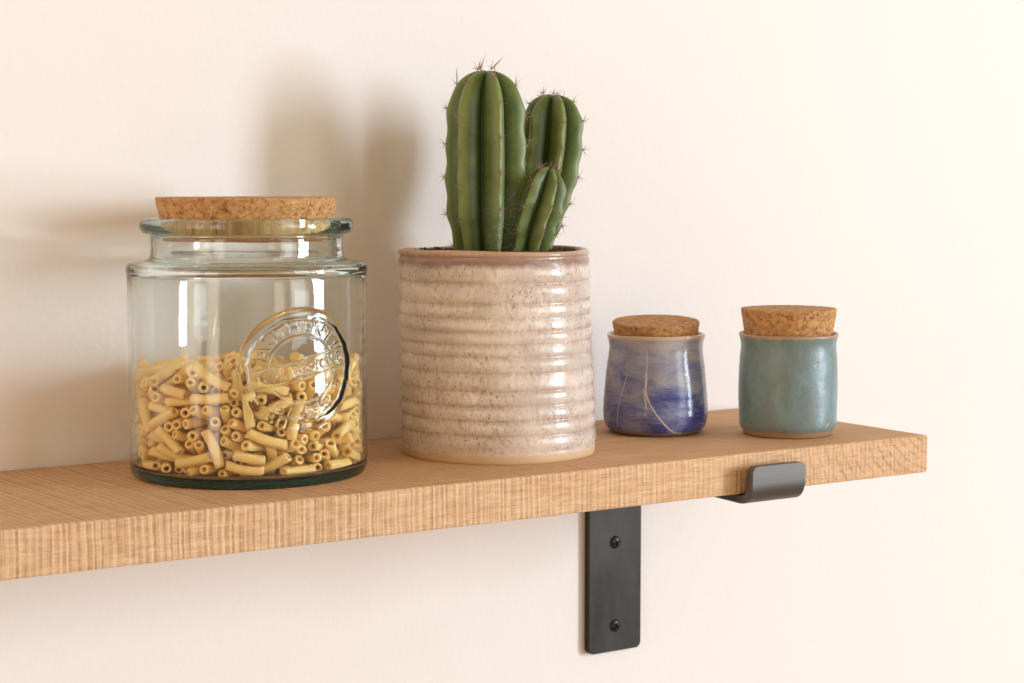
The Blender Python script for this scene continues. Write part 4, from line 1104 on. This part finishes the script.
# ------------------------------------------------------------------ small lidded jars
def small_jar(name, loc, label, outer, mat, seed, wob=.0005, ringed=.00006):
    root = empty(name, loc, label, 'jar', 'small ceramic jars with cork lids')
    rimr, rimz = outer[-1]
    prof = [(0, .0012)] + resample(outer, .0011)
    prof = [tuple(p) for p in prof]
    prof += [(rimr - .0006, rimz + .0008), (rimr - .0016, rimz + .0010), (rimr - .0026, rimz + .0004)]
    prof += [(rimr - .0034, rimz - .003), (rimr - .0036, rimz - .012), (rimr - .0030, .02), (rimr - .008, .006), (0, .005)]
    def warp(r, z, th):
        c, s_ = math.cos(th), math.sin(th)
        k = wob * noise.noise(Vector((c * 1.2, s_ * 1.2, z * 38 + seed))) + ringed * math.sin(z * 900 + th + seed) * (1 if z > .006 else 0)
        rr = r + (k if r > .02 else 0)
        zz = z + (.0006 * noise.noise(Vector((c * 1.5, s_ * 1.5, seed + 3.))) if z > .06 else 0)
        return (rr * c, rr * s_, zz)
    body = lathe('jar_body', prof, mat, root, 140, warp)
    return root, body

# the blue one, with pale glaze runs down the front
blue_prof = [(.0290, 0.0), (.0312, .0004), (.0345, .0022), (.0374, .0060), (.0387, .0120), (.0388, .0180), (.0382, .0280), (.0373, .0400), (.0361, .0500), (.0349, .0580), (.0344, .0630), (.0349, .0675), (.0359, .0710), (.0362, .0724)]
bj, bbody = small_jar('ceramic_jar', (-.1560, -.0766, 0), 'small blue brushed glaze jar with pale drips and a tilted cork lid', blue_prof, M['blue'], 2.0)
TILT = Matrix.Rotation(math.radians(4.4), 3, Vector((.795, -.607, 0)))
cork(cork_prof(.0298, .0655, .0321, .0825), bj, Vector((0, 0, .072)) - TILT @ Vector((0, 0, .072)), TILT.to_euler(), seed=9)
def drips(parent, prof):
    pr = np.array(resample(prof, .0015)); zz, rr = pr[:, 1], pr[:, 0]
    vaz = math.atan2(-1.0922, -.8338)                     # the side facing the camera
    def add(name, path, w0):
        # path: picture offset (-1..1 across the jar), z, relative width, relative lift
        pts = resample([(a, z) for a, z, *_ in path], .0007 if False else .02)
        n = 60
        T_ = np.linspace(0, len(path) - 1, n)
        A = np.interp(T_, range(len(path)), [p[0] for p in path]); Z = np.interp(T_, range(len(path)), [p[1] for p in path]); W = np.interp(T_, range(len(path)), [p[2] for p in path])
        ker = np.ones(7) / 7
        A = np.convolve(np.pad(A, 3, 'edge'), ker, 'valid'); Z = np.convolve(np.pad(Z, 3, 'edge'), ker, 'valid')
        V, F = [], []
        m = 7
        for i in range(n):
            i0, i1 = max(0, i - 1), min(n - 1, i + 1)
            az = vaz + math.asin(A[i]); r = float(np.interp(Z[i], zz, rr))
            ta = (math.asin(A[i1]) - math.asin(A[i0])) * r; tz = Z[i1] - Z[i0]; l = math.hypot(ta, tz) or 1
            pa, pz = tz / l, -ta / l
            jit = .8 + .5 * noise.noise(Vector((i * .31, w0 * 1e4, 2)))
            for k in range(m):
                q = (k / (m - 1) * 2 - 1)
                w = w0 * W[i] * jit
                a2 = az + pa * q * w / r; z2 = Z[i] + pz * q * w
                r2 = float(np.interp(z2, zz, rr)) + (.00055 * (1 - q * q) - .0004)
                r2 += .0005 * noise.noise(Vector((math.cos(a2) * 1.2, math.sin(a2) * 1.2, z2 * 38 + 2.))) + .00006 * math.sin(z2 * 900 + a2 + 2.)
                V.append((r2 * math.cos(a2), r2 * math.sin(a2), z2))
        for i in range(n - 1):
            for k in range(m - 1): F.append((i * m + k, i * m + k + 1, (i + 1) * m + k + 1, (i + 1) * m + k))
        mesh('glaze_drip', V, F, M['drip'], parent)
    add('d', [(-.20, .049, .6), (-.18, .042, 1.5), (-.20, .034, 1.2), (-.12, .0255, 1.2), (.03, .0165, 1.0), (.20, .0085, 1.), (.37, .0035, 1.), (.55, .0030, .6)], .00135)
    add('d', [(-.55, .047, .3), (-.60, .038, .9), (-.66, .030, .5), (-.70, .016, .5), (-.72, .006, .3)], .0011)
    add('d', [(-.24, .037, .3), (-.19, .027, .9), (-.16, .021, .4)], .0017)
drips(bbody, blue_prof)

# the teal one
teal_prof = [(.0296, 0.0), (.0318, .0006), (.0330, .0030), (.0345, .0052), (.0356, .0085), (.0359, .0200), (.0360, .0350), (.0359, .0470), (.0354, .0560), (.0347, .0630), (.0348, .0675), (.0358, .0715), (.0364, .0735)]
tj, tbody = small_jar('ceramic_jar', (-.0806, -.1376, 0), 'small teal satin glaze jar with a straight cork lid at the shelf end', teal_prof, M['teal'], 6.0, .0006, .00001)
cork(cork_prof(.0300, .0600, .0350, .0925), tj, seed=14)

# ------------------------------------------------------------------ light
def area(name, target, az, el, dist, w, h, power, col):
    l = bpy.data.lights.new(name, 'AREA'); l.shape = 'RECTANGLE'; l.size = w; l.size_y = h; l.energy = power; l.color = col
    o = bpy.data.objects.new(name, l); C.objects.link(o)
    a, e = math.radians(az), math.radians(el)
    d = Vector((math.sin(a) * math.cos(e), -math.cos(a) * math.cos(e), math.sin(e)))
    o.location = Vector(target) + d * dist
    o.rotation_euler = d.to_track_quat('Z', 'Y').to_euler()
    return o
TG = (-.3, -.09, .10)
area('key_window', TG, 46.5, 5, 7.0, 1.00, 3.0, 436, (.725, .85, .99))
area('broad_window', TG, 25, 9, 4.5, 1.2, 2.2, 40, (.84, .93, 1.0))
area('fill_strip', TG, -61, 6, 2.4, .45, 1.7, 7, (1.0, .88, .74))
area('side_reflector', TG, -82, 8, 2.6, .85, 1.9, 11, (1.0, .88, .74))

W = bpy.data.worlds.new('World'); bpy.context.scene.world = W; W.use_nodes = True
bg = W.node_tree.nodes['Background']; bg.inputs[0].default_value = (1.0, .75, .48, 1); bg.inputs[1].default_value = .555

# ------------------------------------------------------------------ camera
cd = bpy.data.cameras.new('camera'); co = bpy.data.objects.new('camera', cd); C.objects.link(co)
co.location = CAM
yaw, pitch = 5.74553254e-01, 8.57755580e-02
co.rotation_euler = (PI / 2 - pitch, 0, -yaw)
cd.sensor_width = 36; cd.lens = 1857.265 / 1024 * 36
cd.clip_start = .01; cd.clip_end = 50
cd.dof.use_dof = True; cd.dof.focus_distance = 1.22; cd.dof.aperture_fstop = 13
sc = bpy.context.scene
sc.camera = co
sc.render.engine = 'CYCLES'
sc.view_settings.view_transform = 'Standard'; sc.view_settings.look = 'None'; sc.view_settings.exposure = 0
cy = sc.cycles
cy.max_bounces = 24; cy.transmission_bounces = 20; cy.diffuse_bounces = 5; cy.glossy_bounces = 8; cy.transparent_max_bounces = 12
cy.caustics_reflective = True; cy.caustics_refractive = True; cy.blur_glossy = .0
cy.sample_clamp_indirect = 90
cy.use_denoising = True; cy.denoiser = 'OPENIMAGEDENOISE'
